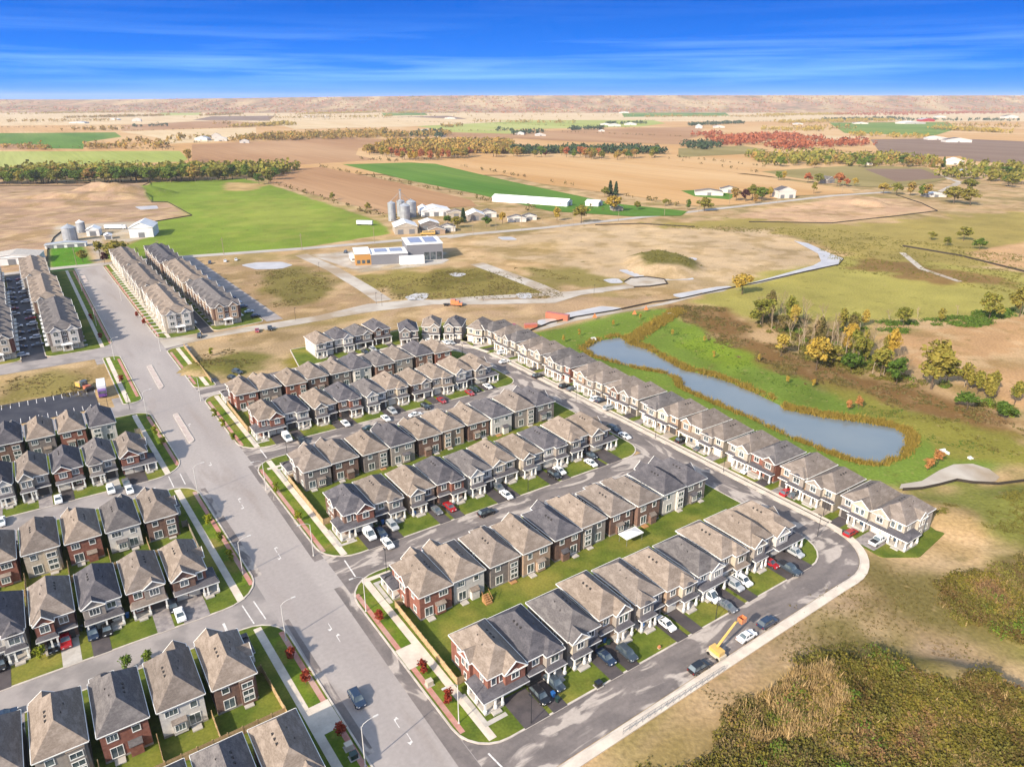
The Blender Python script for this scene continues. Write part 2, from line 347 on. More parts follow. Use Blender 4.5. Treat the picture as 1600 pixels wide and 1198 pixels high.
POND = pxpoly([(912,545),(935,533),(970,527),(985,538),(1010,545),(1040,562),(1068,578),(1120,590),(1180,614),(1230,640),(1290,652),(1350,660),(1400,668),(1418,680),(1420,694),(1405,712),(1375,726),(1340,722),(1300,708),(1240,684),(1190,660),(1150,643),(1100,622),(1066,606),(1062,592),(1040,583),(1000,576),(965,567),(930,558)], -1.0)
GX0, GX1, GY0, GY1, GD = -760.0, 620.0, 40.0, 1015.0, 2.5
nx, ny = int((GX1-GX0)/GD)+1, int((GY1-GY0)/GD)+1
gx, gy = np.meshgrid(np.linspace(GX0, GX1, nx), np.linspace(GY0, GY1, ny)); gx = gx.ravel(); gy = gy.ravel()
gz = np.zeros(gx.shape); gcol = np.tile(np.array(col(198,166,124)), (len(gx), 1))
jit = fbm(gx, gy, 14, 3)-0.5; jit2 = fbm(gx, gy, 45, 9)-0.5
def patch(pts, c, soft=2.0, rough=8.0, k=0.56, amt=1.0, world=False):
    poly = pts if world else pxpoly(pts)
    dd = sdist(gx, gy, poly)+jit*rough
    a = np.clip(0.5-dd/(2*soft), 0, 1)*amt; a = (a*a*(3-2*a))[:, None]
    gcol[:] = gcol*(1-a)+np.array(col(*c, k))*a
# wild olive cover over the bare soil everywhere
ol = np.clip((fbm(gx, gy, 22, 21)-0.47)*6, 0, 1)*0.65
gcol[:] = gcol*(1-ol[:, None])+np.array(col(148,136,80, 0.56))*ol[:, None]
# left earthworks, meadow and farm yard
patch([(-300,282),(235,285),(222,300),(237,316),(262,316),(300,337),(240,347),(200,347),(80,372),(73,420),(-300,440)], (188,156,128), 2, 4)
patch([(235,285),(380,279),(430,291),(520,322),(590,345),(612,365),(470,387),(240,405),(150,405),(225,372),(240,347),(300,337),(262,316),(237,316),(222,300)], (134,156,58), 2, 5)
patch([(330,300),(480,315),(560,345),(450,375),(330,350)], (158,166,74), 30, 120, amt=0.7)
patch([(350,284),(420,287),(395,298),(352,297)], (196,166,112), 5, 16)
patch([(88,352),(240,345),(245,368),(200,378),(150,372),(140,385),(75,382)], (206,192,172), 2, 4)
patch([(76,388),(130,384),(146,412),(140,422),(78,424)], (96,146,40), 1.5, 2)
patch([(140,372),(158,372),(162,410),(150,415)], (206,196,186), 1.5, 2)
# building land in the middle
patch([(330,418),(470,402),(600,470),(560,492),(410,505)], (182,152,116), 6, 18)
patch([(400,425),(470,418),(520,440),(500,470),(430,480)], (142,130,72), 8, 30)
patch([(490,398),(640,385),(700,395),(690,412),(560,426)], (214,202,186), 3, 5)
patch([(560,430),(760,416),(860,445),(880,462),(700,470),(610,470)], (150,136,74), 6, 25)
patch([(650,428),(740,424),(770,440),(680,450)], (122,112,56), 6, 30)
patch([(735,378),(900,352),(1210,360),(1285,390),(1285,415),(1200,440),(1080,456),(960,440),(860,412),(780,400)], (212,184,146), 4, 10)
patch([(745,385),(870,378),(860,398),(790,400)], (176,150,102), 6, 24)
patch([(800,415),(900,420),(975,440),(940,452),(860,440)], (150,136,78), 6, 20)
patch([(985,402),(1040,396),(1090,410),(1085,425),(1010,424)], (128,120,62), 4, 10)
patch([(600,470),(880,462),(1010,462),(1050,472),(840,512),(770,520),(760,500),(600,500)], (190,160,126), 5, 16)
patch([(255,548),(420,520),(600,495),(640,510),(520,520),(480,545),(495,590),(380,600),(310,605)], (192,164,126), 5, 14)
patch([(290,560),(360,545),(400,560),(370,590),(320,585)], (134,128,66), 6, 26)
patch([(480,540),(500,560),(510,592),(470,590),(455,560)], (150,140,50), 4, 14)
patch([(0,575),(160,560),(200,640),(0,660)], (186,158,118), 4, 14)
patch([(0,590),(120,585),(140,610),(20,625)], (150,136,80), 6, 24)
# right: pad by the road, meadow, pond banks, far fields
patch([(1150,335),(1340,305),(1440,318),(1465,328),(1300,348),(1180,345)], (214,176,140), 3, 6)
patch([(1010,350),(1170,342),(1310,352),(1600,330),(1700,420),(1330,420),(1290,385),(1200,357),(1040,356)], (174,156,88), 8, 40)
patch([(1200,425),(1330,400),(1600,425),(1700,470),(1600,500),(1300,505),(1190,500),(1080,470)], (176,166,88), 6, 20)
patch([(1350,400),(1480,420),(1600,440),(1600,452),(1450,440),(1330,415)], (146,112,70), 6, 30, amt=0.8)
patch([(1510,395),(1640,370),(1700,420),(1560,418)], (218,176,130), 3, 6)
patch([(1370,527),(1480,512),(1600,490),(1800,480),(1800,660),(1600,640),(1490,595),(1400,560)], (206,164,118), 3, 6)
patch([(1040,475),(1130,480),(1180,530),(1350,590),(1480,620),(1600,660),(1600,700),(1440,650),(1200,590),(1060,500)], (138,106,66), 4, 18)
patch([(835,520),(960,492),(1040,484),(1110,520),(1190,575),(1300,612),(1430,645),(1510,690),(1590,715),(1560,745),(1420,765),(1250,740),(1100,660),(960,600),(860,560)], (124,146,60), 3, 10)
patch([(1040,500),(1100,520),(1190,570),(1150,575),(1080,545)], (136,158,52), 6, 26)
patch([(1300,612),(1500,660),(1640,700),(1640,745),(1560,735),(1460,700),(1380,650)], (146,140,64), 5, 30)
patch([(1370,770),(1480,765),(1640,752),(1800,760),(1800,1100),(1600,1060),(1500,980),(1480,900),(1530,850),(1500,808)], (138,132,70), 6, 24, amt=0.95)
patch([(1385,775),(1480,770),(1640,757),(1800,760),(1800,860),(1620,860),(1545,845),(1500,806)], (134,134,66), 4, 12)
patch([(1500,880),(1640,860),(1640,1010),(1520,960)], (104,84,54), 6, 30)
patch([(980,1230),(1120,1110),(1230,1040),(1360,1015),(1500,1040),(1700,1130),(1700,1300),(980,1300)], (138,118,72), 8, 34, amt=0.8)
patch([(1410,1060),(1490,1052),(1540,1100),(1450,1120),(1405,1095)], (170,146,116), 4, 10)
# bare tracks
patch([(1455,803),(1490,806),(1528,848),(1495,880),(1390,915),(1280,985),(1120,1095),(960,1210),(900,1230),(1330,915),(1480,866),(1500,842),(1462,818)], (196,168,136), 3, 10)
patch([(1320,925),(1400,905),(1430,975),(1600,1055),(1700,1095),(1700,1150),(1540,1080),(1420,1015),(1310,1000),(1220,1050)], (192,164,132), 4, 14)
patch([(1380,890),(1470,880),(1480,930),(1420,960),(1380,940)], (162,140,104), 5, 16, amt=0.8)
br_ = np.clip((gcol[:, 0]/(gcol[:, 1]+1e-6)-1.02)*8, 0, 1)*np.clip((gcol[:, 2]/(gcol[:, 1]+1e-6)-0.34)*7, 0, 1); mo = np.clip((fbm(gx, gy, 13, 71)-0.52)*7, 0, 1)*br_*0.5; gcol[:] = gcol*(1-mo[:, None])+np.array(col(152,128,76, 0.56))*mo[:, None]; mo = np.clip((fbm(gx, gy, 9, 75)-0.56)*8, 0, 1)*br_*0.5; gcol[:] = gcol*(1-mo[:, None])+np.array(col(224,192,148, 0.58))*mo[:, None]
patch([(1180,1080),(1260,1035),(1330,1010),(1420,1025),(1560,1090),(1700,1150),(1700,1190),(1500,1090),(1380,1050),(1250,1075),(1100,1150),(1010,1230),(980,1230)], (142,128,74), 6, 40, amt=0.9); patch([(1200,1010),(1290,960),(1310,975),(1220,1030)], (150,134,84), 4, 24, amt=0.8); patch([(1390,900),(1450,890),(1520,930),(1600,1000),(1600,1040),(1500,990),(1420,950)], (138,124,74), 5, 30, amt=0.9)
vv = fbm(gx, gy, 38, 51)-0.5; gcol[:] = gcol*(1+0.42*vv[:, None]+0.34*(fbm(gx, gy, 11, 57)-0.5)[:, None]); yy = np.clip((fbm(gx, gy, 24, 61)-0.5)*3, 0, 1)[:, None]*0.5; gcol[:] = gcol*(1-yy)+gcol*np.array([1.12, 1.07, 0.96])*yy
# shape of the ground: pond bowl, mounds, spoil heaps, hummocks
dp = sdist(gx, gy, POND); gz -= 2.2*np.clip(0.45-dp/7.0, 0, 1)
def mound(u, v, rx, ry, h, rot=0.0, sh=1.0):
    c = G(u, v); ca, sa = math.cos(rot), math.sin(rot); X = (gx-c.x)*ca+(gy-c.y)*sa; Y = -(gx-c.x)*sa+(gy-c.y)*ca
    q = np.clip(1-np.sqrt((X/rx)**2+(Y/ry)**2), 0, 1); global gz
    gz = gz+h*np.minimum(1, q*2.2)**sh*(0.85+0.3*fbm(gx, gy, 9, 31))
mound(1035, 414, 26, 40, 5.0); mound(195, 303, 60, 30, 8.0, 0, 0.8); mound(140, 308, 70, 30, 6.0, 0, 0.8); mound(60, 318, 60, 26, 3.0)
mound(1355, 318, 18, 30, 4.0); mound(330, 575, 12, 10, 1.5)
scr = np.clip(0.5-sdist(gx, gy, pxpoly([(1000,1230),(1130,1115),(1240,1050),(1360,1025),(1500,1050),(1700,1140),(1800,1300),(1000,1300)]))/8, 0, 1)
gz += scr*(np.maximum(fbm(gx, gy, 20, 41)-0.34, 0)*12)
scr2 = np.clip(0.5-sdist(gx, gy, pxpoly([(1400,790),(1600,770),(1800,770),(1800,1080),(1540,970),(1500,900),(1540,850)]))/8, 0, 1)
gz += scr2*(fbm(gx, gy, 18, 43)*4.5-0.8)
gz += 0.25*(fbm(gx, gy, 10, 5)-0.5)*np.clip((gx*ES[0]+gy*ES[1]-176)/30, 0, 1)-0.06
quads = []
ii = np.arange(nx*ny).reshape(ny, nx)
F = np.stack([ii[:-1, :-1].ravel(), ii[:-1, 1:].ravel(), ii[1:, 1:].ravel(), ii[1:, :-1].ravel()], 1)
me = raw_mesh('ground', np.stack([gx, gy, gz], 1), F, True)
ca = me.color_attributes.new('cover', 'FLOAT_COLOR', 'POINT'); ca.data.foreach_set('color', np.concatenate([gcol, np.ones((len(gx), 1))], 1).astype(np.float32).ravel())
M['ground'] = pm('ground', (0.3, 0.25, 0.2), attr='cover', c2=col(182,156,112), scale=0.35, lo=0.58, hi=0.86, c3=col(112,104,52), scale3=0.14, lo3=0.58, hi3=0.86, fine=0.24, fscale=1.1, rough=1.0, spec=0.05, bump=0.25, space='World')
struct(obj('ground', me, M['ground']))
def gheight(x, y):
    i = min(nx-1, max(0, int(round((x-GX0)/GD)))); j = min(ny-1, max(0, int(round((y-GY0)/GD)))); return float(gz[j*nx+i])
# the plain out to the horizon: a sheet with a hole where the near ground lies
mb = MB(); FAR = 12000.0; zf = -0.9
xs = [-FAR, GX0+3, GX1-3, FAR]; ys = [-1500, GY0+3, GY1-3, FAR]
for a in range(3):
    for b in range(3):
        if a == 1 and b == 1: continue
        mb.quad((xs[a], ys[b], zf), (xs[a+1], ys[b], zf), (xs[a+1], ys[b+1], zf), (xs[a], ys[b+1], zf))
M['plain'] = pm('plain', col(206,172,128), col(192,160,112), scale=0.004, c3=col(168,158,92), scale3=0.0018, lo3=0.55, hi3=0.62, rough=1.0, spec=0.05, space='World', fine=0.06, fscale=0.05)
struct(obj('plain', mb, M['plain']))
FIELD_N = [0]
def field(mat, pts, z=None):
    FIELD_N[0] += 1; zz = 0.03+0.015*FIELD_N[0] if z is None else z
    p = pxpoly(pts, zz); mb = MB(); mb.quad(*[tuple(q) for q in p]); me = mb.mesh('field')
    if me.polygons[0].normal.z < 0: me.flip_normals()
    return struct(obj('field', me, M[mat]))
field('field_pale', [(-200,176),(1800,176),(1800,200),(-200,205)])
field('field_tan', [(-300,200),(620,190),(1650,190),(1800,240),(1600,262),(1000,275),(500,272),(-300,268)])
field('field_lime', [(-100,237),(283,236),(300,247),(282,253),(-100,264)]); field('field_brown', [(-100,224),(62,226),(75,233),(-100,237)])
field('field_green', [(-100,209),(180,207),(190,214),(132,222),(130,233),(70,232),(60,226),(-100,223)]); field('field_pale', [(188,206),(400,199),(400,214),(330,222),(262,225),(245,215)])
field('field_brown', [(190,196),(340,188),(420,193),(400,198),(190,205)]); field('field_mauve', [(330,182),(430,181),(420,189),(300,188)])
field('field_lime', [(255,174),(320,173),(310,180),(245,181)]); field('field_tan', [(270,226),(400,220),(535,213),(640,216),(580,224),(558,240),(600,252),(420,263),(300,256),(285,240)])
field('field_brown', [(300,226),(400,221),(535,214),(620,219),(560,232),(556,242),(590,250),(400,262),(300,254)])
field('field_brown', [(425,266),(502,261),(620,285),(735,312),(745,322),(690,325),(600,334),(545,318),(420,286)])
field('field_green', [(535,257),(640,254),(680,256),(800,284),(960,318),(1075,330),(1064,337),(985,338),(860,330),(740,302),(640,282)])
field('field_tan', [(668,251),(800,243),(900,247),(1060,262),(1190,276),(1330,296),(1335,302),(1240,306),(1150,320),(1090,322),(1000,308),(850,288),(760,268)])
field('field_green', [(1064,298),(1110,296),(1150,305),(1140,312),(1085,307)])
field('field_tan', [(960,250),(1060,246),(1190,238),(1290,236),(1200,252),(1190,262),(1330,292),(1190,274),(1060,260)])
field('field_lime', [(640,196),(790,188),(1020,188),(1040,193),(1000,198),(820,202),(700,204)]); field('field_brown', [(850,205),(1000,200),(1100,198),(1090,214),(1060,220),(870,208)])
field('field_green', [(590,170),(660,168),(668,180),(600,181)]); field('field_mauve', [(620,183),(700,181),(730,186),(640,188)])
field('field_green', [(970,175),(1130,174),(1140,181),(975,183)]); field('field_green', [(1295,192),(1480,191),(1500,200),(1460,212),(1320,208)])
field('field_mauve', [(1360,218),(1480,216),(1620,222),(1700,255),(1600,258),(1500,250),(1380,245)]); field('field_tan', [(1380,248),(1500,244),(1530,258),(1420,262)])
field('field_olive', [(1190,268),(1340,258),(1450,262),(1480,280),(1420,292),(1340,292),(1230,276)]); field('field_mauve', [(1350,264),(1440,264),(1475,278),(1400,284)])
field('field_pale', [(420,190),(640,183),(800,190),(640,198),(460,202)]); field('field_brown', [(800,206),(870,205),(1080,218),(1070,226),(920,222),(800,216)])
field('field_olive', [(1060,232),(1160,228),(1200,234),(1180,240),(1060,246)]); field('field_lime', [(640,204),(820,203),(800,209),(690,210)])
field('field_pale', [(1240,210),(1360,214),(1340,222),(1230,220)]); field('field_brown', [(680,206),(820,210),(800,217),(700,214)])
# the escarpment along the horizon
hv, hf = [], []
for j, (y, base) in enumerate(((5900, -1), (6200, 10), (6600, 34), (7050, 80), (7500, 138), (9000, 105))):
    for i in range(181):
        x = -14000+i*28000/180; wob = 0.5*vnoise(np.array([x]), np.array([y*0.3]), 2100, 4)[0]+0.3*vnoise(np.array([x]), np.array([y]), 600, 5)[0]+0.2*vnoise(np.array([x]), np.array([y]), 180, 6)[0]
        side = 1.0-0.28*max(0, min(1, (-x-1200)/5000)); hv.append((x*y/11800, y+200*(wob-0.5), base*(0.93+0.07*wob)*side if base > 0 else -1))
for j in range(5):
    for i in range(180): hf.append((j*181+i, j*181+i+1, (j+1)*181+i+1, (j+1)*181+i))
M['hills'] = pm('hills', col(204,156,122,0.54), col(156,138,104,0.48), scale=0.016, c3=col(214,184,138,0.56), scale3=0.004, stretch=(1, 0.35, 1), rough=1.0, spec=0.0, space='World', fine=0.38, fscale=0.03)
HV = np.array(hv).reshape(6, 181, 3)
struct(obj('hills', raw_mesh('hills', np.array(hv), np.array(hf), True), M['hills']))

# ------------------------------------------------------------------ roads and blocks in street coordinates
def rounded(pts, rad, n=6):                       # outline with rounded corners; rad is one value or one for each corner
    outp = []; k = len(pts)
    for i in range(k):
        p = Vector(pts[i]).to_2d(); a = Vector(pts[i-1]).to_2d(); b = Vector(pts[(i+1) % k]).to_2d(); r = rad[i] if isinstance(rad, (list, tuple)) else rad
        if r <= 0: outp.append(p); continue
        u = (a-p).normalized(); w = (b-p).normalized(); ang = u.angle(w); tl = min(r/math.tan(ang/2), (a-p).length*0.49, (b-p).length*0.49); r2 = tl*math.tan(ang/2)
        c = p+(u+w).normalized()*(r2/math.sin(ang/2)); q0 = p+u*tl; q1 = p+w*tl
        a0 = math.atan2(*(q0-c).yx); a1 = math.atan2(*(q1-c).yx); da = (a1-a0+math.pi) % (2*math.pi)-math.pi
        for m in range(n+1): outp.append(c+Vector((math.cos(a0+da*m/n), math.sin(a0+da*m/n)))*r2)
    return outp
def stw(pts): return [W(p[0], p[1]) for p in pts]
def sheet(name, pts, m, z):
    me = MB().quad(*[(p[0], p[1], z) for p in pts]).mesh(name)
    if me.polygons[0].normal.z < 0: me.flip_normals()
    return struct(obj(name, me, M[m]))
def offset(pts, dd, closed=True):                 # parallel outline
    outp = []; k = len(pts)
    for i in range(k):
        p = Vector(pts[i]).to_2d(); a = Vector(pts[i-1]).to_2d() if (closed or i > 0) else p-(Vector(pts[i+1]).to_2d()-p); b = Vector(pts[(i+1) % k]).to_2d() if (closed or i < k-1) else p+(p-Vector(pts[i-1]).to_2d())
        t1 = (p-a).normalized(); t2 = (b-p).normalized(); nn = Vector((-t1.y-t2.y, t1.x+t2.x))
        if nn.length < 1e-6: nn = Vector((-t1.y, t1.x))
        nn.normalize(); cs = max(0.4, nn.dot(Vector((-t1.y, t1.x)))); outp.append(p+nn*(dd/cs))
    return outp
def strip(name, pts, d0, d1, z0, z1, m, closed=False, ends=True):   # a raised band between two parallels of a line
    A, B = offset(pts, d0, closed), offset(pts, d1, closed); mb = MB(); k = len(pts)
    for i in range(k if closed else k-1):
        j = (i+1) % k; a, b, c, e_ = A[i], A[j], B[j], B[i]
        mb.quad((*a, z1), (*b, z1), (*c, z1), (*e_, z1)); mb.quad((*a, z0), (*b, z0), (*b, z1), (*a, z1)); mb.quad((*c, z0), (*e_, z0), (*e_, z1), (*c, z1))
    return struct(obj(name, mb, M[m]))
def ccw(pts):
    a = sum(pts[i-1][0]*pts[i][1]-pts[i][0]*pts[i-1][1] for i in range(len(pts))); return pts if a > 0 else list(reversed(pts))
# carriageways
ms = lambda t: 42.9-0.0125*(t-80) if t < 330 else 39.8-0.012*(t-330)      # right kerb of the main road
ml = lambda t: 28.2-0.034*(t-80) if t < 250 else 22.4-0.004*(t-250)       # left kerb
sheet('main_road', stw([(ml(20), 20), (ms(20), 20), (ms(200), 200), (ms(330), 330), (ms(526), 526), (ml(526), 526), (ml(330), 330), (ml(200), 200)]), 'main_asphalt', 0.012)
sheet('street', [W(40, 64.6), W(100, 65.8)]+[W(132, 66.4)]+[W(137+14.5*math.sin(a), 80.8-14.5*math.cos(a)) for a in [i*math.pi/2/10 for i in range(11)]]+[W(151.4, 90), W(135, 90), W(130, 73.9), W(40, 73.9)], 'street_asphalt', 0.008)
sheet('street', stw([(40, 128.6), (146, 128.6), (146, 137.2), (40, 137.2)]), 'street_asphalt', 0.007)
sheet('street', stw([(40, 197), (146, 197), (146, 205.4), (40, 205.4)]), 'street_asphalt', 0.006)
sheet('street', stw([(46, 258), (150, 258), (150, 273), (46, 268)]), 'street_asphalt', 0.0045)
sheet('street', stw([(141, 85), (151.5, 85), (151.5, 264), (141, 264)]), 'street_asphalt_t', 0.010)
sheet('street', stw([(-90, 126), (30, 126), (30, 134.5), (-90, 134.5)]), 'left_asphalt', 0.008)
sheet('street', stw([(-90, 194.5), (30, 194.5), (30, 203), (-90, 203)]), 'left_asphalt', 0.007)
sheet('street', stw([(-90, 256), (30, 256), (30, 266.5), (-90, 266.5)]), 'left_asphalt', 0.006)
sheet('street', stw([(-90, 326), (30, 326), (30, 340), (-90, 340)]), 'left_asphalt', 0.005)
sheet('street', stw([(38, 324), (62, 329), (140, 327), (190, 318), (260, 290), (262, 296), (192, 325), (140, 335), (62, 337), (38, 338)]), 'gravel', 0.004)
sheet('street', stw([(58, 337), (63, 337), (63, 528), (58, 528)]), 'black_asphalt', 0.016)
sheet('street', stw([(88, 340), (96, 340), (92, 520), (84, 520)]), 'left_asphalt', 0.016)
sheet('street', stw([(-12, 338), (-3, 338), (-6, 524), (-15, 524)]), 'black_asphalt', 0.016)
def road_px(mat, line, w, z=0.03, name='road'):
    p = [G(u, v).to_2d() for u, v in line]; A = offset(p, w/2, False); B = offset(p, -w/2, False); mb = MB()
    for i in range(len(p)-1): mb.quad((*B[i], z), (*B[i+1], z), (*A[i+1], z), (*A[i], z))
    return struct(obj(name, mb, M[mat]))
road_px('country_road', [(-300,455),(-60,437),(70,421),(250,404),(480,388),(620,376),(850,356),(980,342),(1160,322),(1300,306),(1390,300)], 9, 0.05)
road_px('gravel', [(470,398),(520,420),(570,450),(600,470)], 9, 0.02); road_px('gravel', [(410,512),(500,497),(580,478),(640,472),(760,472),(860,470),(900,458),(985,447)], 9, 0.03)
road_px('gravel', [(745,412),(790,428),(840,447),(880,465)], 10, 0.025)
road_px('gravel', [(835,516),(900,499),(960,488),(1040,474),(1100,458)], 3.5, 0.04, 'path')
road_px('gravel', [(700,372),(735,367),(790,362)], 5, 0.06); road_px('gravel', [(1440,265),(1500,285),(1470,300)], 8, 0.1); road_px('gravel', [(1410,395),(1440,420),(1500,440)], 4, 0.02, 'path')
# turning head past the last house
sheet('path', [p for p in pxpoly([(1408,757),(1440,752),(1468,735),(1490,726),(1520,725),(1545,733),(1562,746),(1555,753),(1530,754),(1500,750),(1465,757),(1430,764),(1405,764)], 0)], 'gravel', 0.20)

def block(pts, rad, lawn='lawn', kerb=True, z=0.12, name='lawn'):
    p = ccw(rounded(stw(pts), rad)); mb = MB(); mb.prism([(q.x, q.y) for q in p], -0.3, z); struct(obj(name, mb, M[lawn]))
    if kerb: strip('kerb', p, 0.0, -0.35, -0.3, z+0.025, 'kerb', True)
    return p
B1 = block([(ms(74), 73.9), (142.6, 73.9), (142.6, 128.3), (ms(128), 128.3)], [7, 9, 6, 8])
B2 = block([(ms(137), 137.4), (142.8, 137.4), (143.4, 196.8), (ms(197), 196.8)], [8, 7, 6, 7])
B3 = block([(ms(205), 205.6), (143.6, 205.6), (143.6, 257.6), (ms(257), 257.6)], [8, 6, 14, 5])
block([(80, 268.4), (128, 272), (140, 270), (150, 262), (156, 252), (172, 262), (160, 290), (84, 292)], [1, 6, 6, 6, 2, 1, 1, 1])
B4 = block([(ms(268), 268), (47.5, 268), (47.5, 322.5), (ms(322), 322.5)], [4, 0.5, 0.5, 4], 'verge_grass')
R8B = block([(151.7, 80), (151.7, 264), (177, 264), (177, 63.5), (158, 61.5), (150.5, 66.5)], [4, 1, 1, 1, 2, 2], kerb=False)
L1 = block([(-95, 40), (ml(40)-0.0, 40), (ml(126), 125.9), (-95, 125.9)], [1, 1, 7, 1]); L2 = block([(-95, 134.6), (ml(134), 134.6), (ml(194), 194.3), (-95, 194.3)], [1, 8, 7, 1])
L3 = block([(-95, 203.2), (ml(203), 203.2), (ml(256), 255.8), (-95, 255.8)], [1, 8, 5, 1]); L4 = block([(ml(267)-6, 267), (ml(267), 267), (ml(325), 325.6), (ml(325)-6, 325.6)], [1, 6, 6, 1], 'verge_grass')
L5 = block([(-3.2, 340.2), (ml(340), 340.2), (ml(522), 522), (-6, 522)], [3, 8, 3, 3]); L6 = block([(-60, 340.2), (-12.2, 340.2), (-15, 520), (-60, 520)], [3, 3, 3, 3])
T3B = block([(ms(338), 338.5), (57.8, 338.5), (57.8, 526), (ms(526), 526)], [6, 3, 3, 4]); T4B = block([(63.4, 338.5), (87, 341), (84, 519), (63.4, 519)], [3, 3, 3, 3])
# pink brick bands and pavements along the main road
def along(f, t0, t1, n=14): return [W(f(t0+(t1-t0)*i/n), t0+(t1-t0)*i/n).to_2d() for i in range(n+1)]
ZB, ZS = 0.135, 0.14
def main_edge(f, sg, t0, t1, walk=True, band=True):
    if band: strip('brick_band', along(f, t0+5, t1-5), -sg*0.37, -sg*1.35, 0.0, ZB, 'brick_strip')
    strip('verge', along(f, t0+6, t1-6), -sg*1.37, -sg*3.6, 0.0, 0.127, 'verge_grass')
    if walk: strip('pavement', along(f, t0+1.0, t1-1.0), -sg*3.62, -sg*5.15, 0.0, ZS, 'sidewalk')
for t0, t1 in ((74, 128.3), (137.4, 196.8), (205.6, 257.6), (268, 322.5), (338.5, 526)): main_edge(ms, 1, t0, t1)
for t0, t1 in ((40, 125.9), (134.6, 194.3), (203.2, 255.8), (267, 325.6), (340.2, 522)): main_edge(ml, -1, t0, t1)
# lay-bys of pale concrete across the verge
for f, sg, t0, t1 in ((ms, 1, 97, 103), (ml, -1, 92, 99)): strip('pavement', along(f, t0, t1, 3), -sg*0.1, -sg*3.61, 0.0, 0.15, 'sidewalk')
# pavements of the outer streets
pw = [W(40, 64.4).to_2d(), W(100, 65.6).to_2d(), W(132, 66.2).to_2d()]
arc = [W(137+14.6*math.sin(a), 80.8-14.6*math.cos(a)).to_2d() for a in [i*math.pi/2/10 for i in range(11)]]
outer = pw+arc+[W(151.6, 120).to_2d(), W(151.6, 200).to_2d(), W(151.6, 240).to_2d()]
strip('pavement', outer, -2.05, -0.36, -0.2, 0.17, 'sidewalk'); strip('kerb', outer, -0.35, 0.0, -0.2, 0.16, 'kerb')
strip('pavement', [W(s, t).to_2d() for s, t in ((151.6, 241), (149.5, 252), (144, 261), (134, 267), (118, 269), (86, 267.5))], -1.7, -0.1, 0.0, ZS+0.02, 'sidewalk')
strip('pavement', [W(153.3, t).to_2d() for t in (82, 160, 240)], -1.5, 0.0, 0.0, ZS+0.03, 'sidewalk')
# traffic islands
for pts in ([(230,572),(236,570),(255,604),(250,609)], [(271,648),(277,646),(303,688),(297,693)], [(127,431),(132,430),(137,440),(132,441)]):
    p = ccw(rounded([G(u, v) for u, v in pts], 0.8, 4)); struct(obj('traffic_island', MB().prism([(q.x, q.y) for q in p], 0, 0.16), M['island'])); strip('kerb', p, 0, -0.25, 0, 0.175, 'kerb', True)
# lawn behind the pond-side houses down to the bank is ground cover; puddles on the building land
def puddle(pts, z=0.03):
    p = ccw(rounded(pxpoly(pts, z), 3.0, 4)); return sheet('puddle', p, 'puddle_water', z)
for pts in ([(375,414),(400,410),(440,409),(458,414),(440,420),(400,421)], [(700,428),(715,425),(730,428),(715,434)], [(632,464),(650,458),(672,458),(665,468),(640,470)],
            [(960,420),(1000,423),(1080,430),(1085,437),(1010,438),(985,430)], [(880,490),(940,478),(985,482),(900,497),(870,500)], [(1050,460),(1120,448),(1150,446),(1130,455),(1060,466)],
            [(940,437),(965,434),(975,442),(955,443)], [(805,458),(830,457),(832,466),(812,467)], [(1075,402),(1090,403),(1088,407),(1072,406)], [(775,370),(800,370),(810,375),(785,375)],
            [(210,323),(245,321),(248,326),(220,328)], [(840,500),(870,496),(870,508),(840,508)]): puddle(pts)
sheet('puddle', ccw(pxpoly([(1240,376),(1262,380),(1300,397),(1318,404),(1312,412),(1185,443),(1150,448),(1195,436),(1270,415),(1283,408),(1278,396)], 0.05)), 'puddle_water', 0.05)
sheet('puddle', ccw(rounded(pxpoly([(975,441),(985,435),(1010,434),(1038,438),(1042,444),(1015,447),(985,447)], 0.0), 2.0)), 'gravel', 0.06)
pw_ = ccw(POND); pc = [p for p in offset(pw_, -3.0)]
struct(obj('pond', MB().quad(*[(p[0], p[1], -1.0) for p in pc]), M['pond_water']))
# parking lot by the left streets, with painted bays
sheet('parking_lot', stw([(-60, 268.5), (9, 268.5), (9, 290.5), (-60, 290.5)]), 'black_asphalt', 0.02)
def bar(s0, t0, s1, t1, w, z=0.03):
    a, b = W(s0, t0), W(s1, t1); n = (b-a).normalized().cross(Vector((0, 0, 1)))*(w/2)
    me = MB().quad(*[(q.x, q.y, z) for q in (a+n, b+n, b-n, a-n)]).mesh('road_marking')
    if me.polygons[0].normal.z < 0: me.flip_normals()
    return struct(obj('road_marking', me, M['paint']))
for i in range(13):
    bar(-22+i*2.6, 285.5, -22+i*2.6, 290.2, 0.18); bar(-22+i*2.6, 269, -22+i*2.6, 273.6, 0.18)
# lane arrows, stop lines and crossing lines
def arrow(u, v, rev=1):
    s, t = ST(u, v); P = [(-0.09, -2.2), (0.09, -2.2), (0.09, 0.3), (0.55, 0.5), (1.1, 0.2), (0.75, 1.3), (0.2, 0.9), (-0.09, 0.9)]
    me = MB().quad(*[(*W(s+rev*x*0.7, t+rev*y*0.7).to_2d(), 0.02) for x, y in P]).mesh('road_marking')
    if me.polygons[0].normal.z < 0: me.flip_normals()
    struct(obj('road_marking', me, M['paint']))
for u, v, r in ((527,995,1), (517,980,-1), (618,1127,1), (642,1155,-1), (373,781,1), (380,792,-1), (430,858,1), (438,870,-1), (295,664,1), (330,725,-1)): arrow(u, v, r)
for s in (22.6, 25): bar(s-0.4, 126.6, s-0.9, 133.8, 0.25)
for s in (19.5, 22.5): bar(s, 195.2, s, 202.6, 0.25)
bar(45.5, 129.4, 45.8, 136.6, 0.3); bar(46, 198, 46, 205, 0.3); bar(46, 66.5, 45.2, 73.2, 0.3); bar(17, 127.2, 17, 130.2, 0.5); bar(15, 195, 15, 198, 0.5)

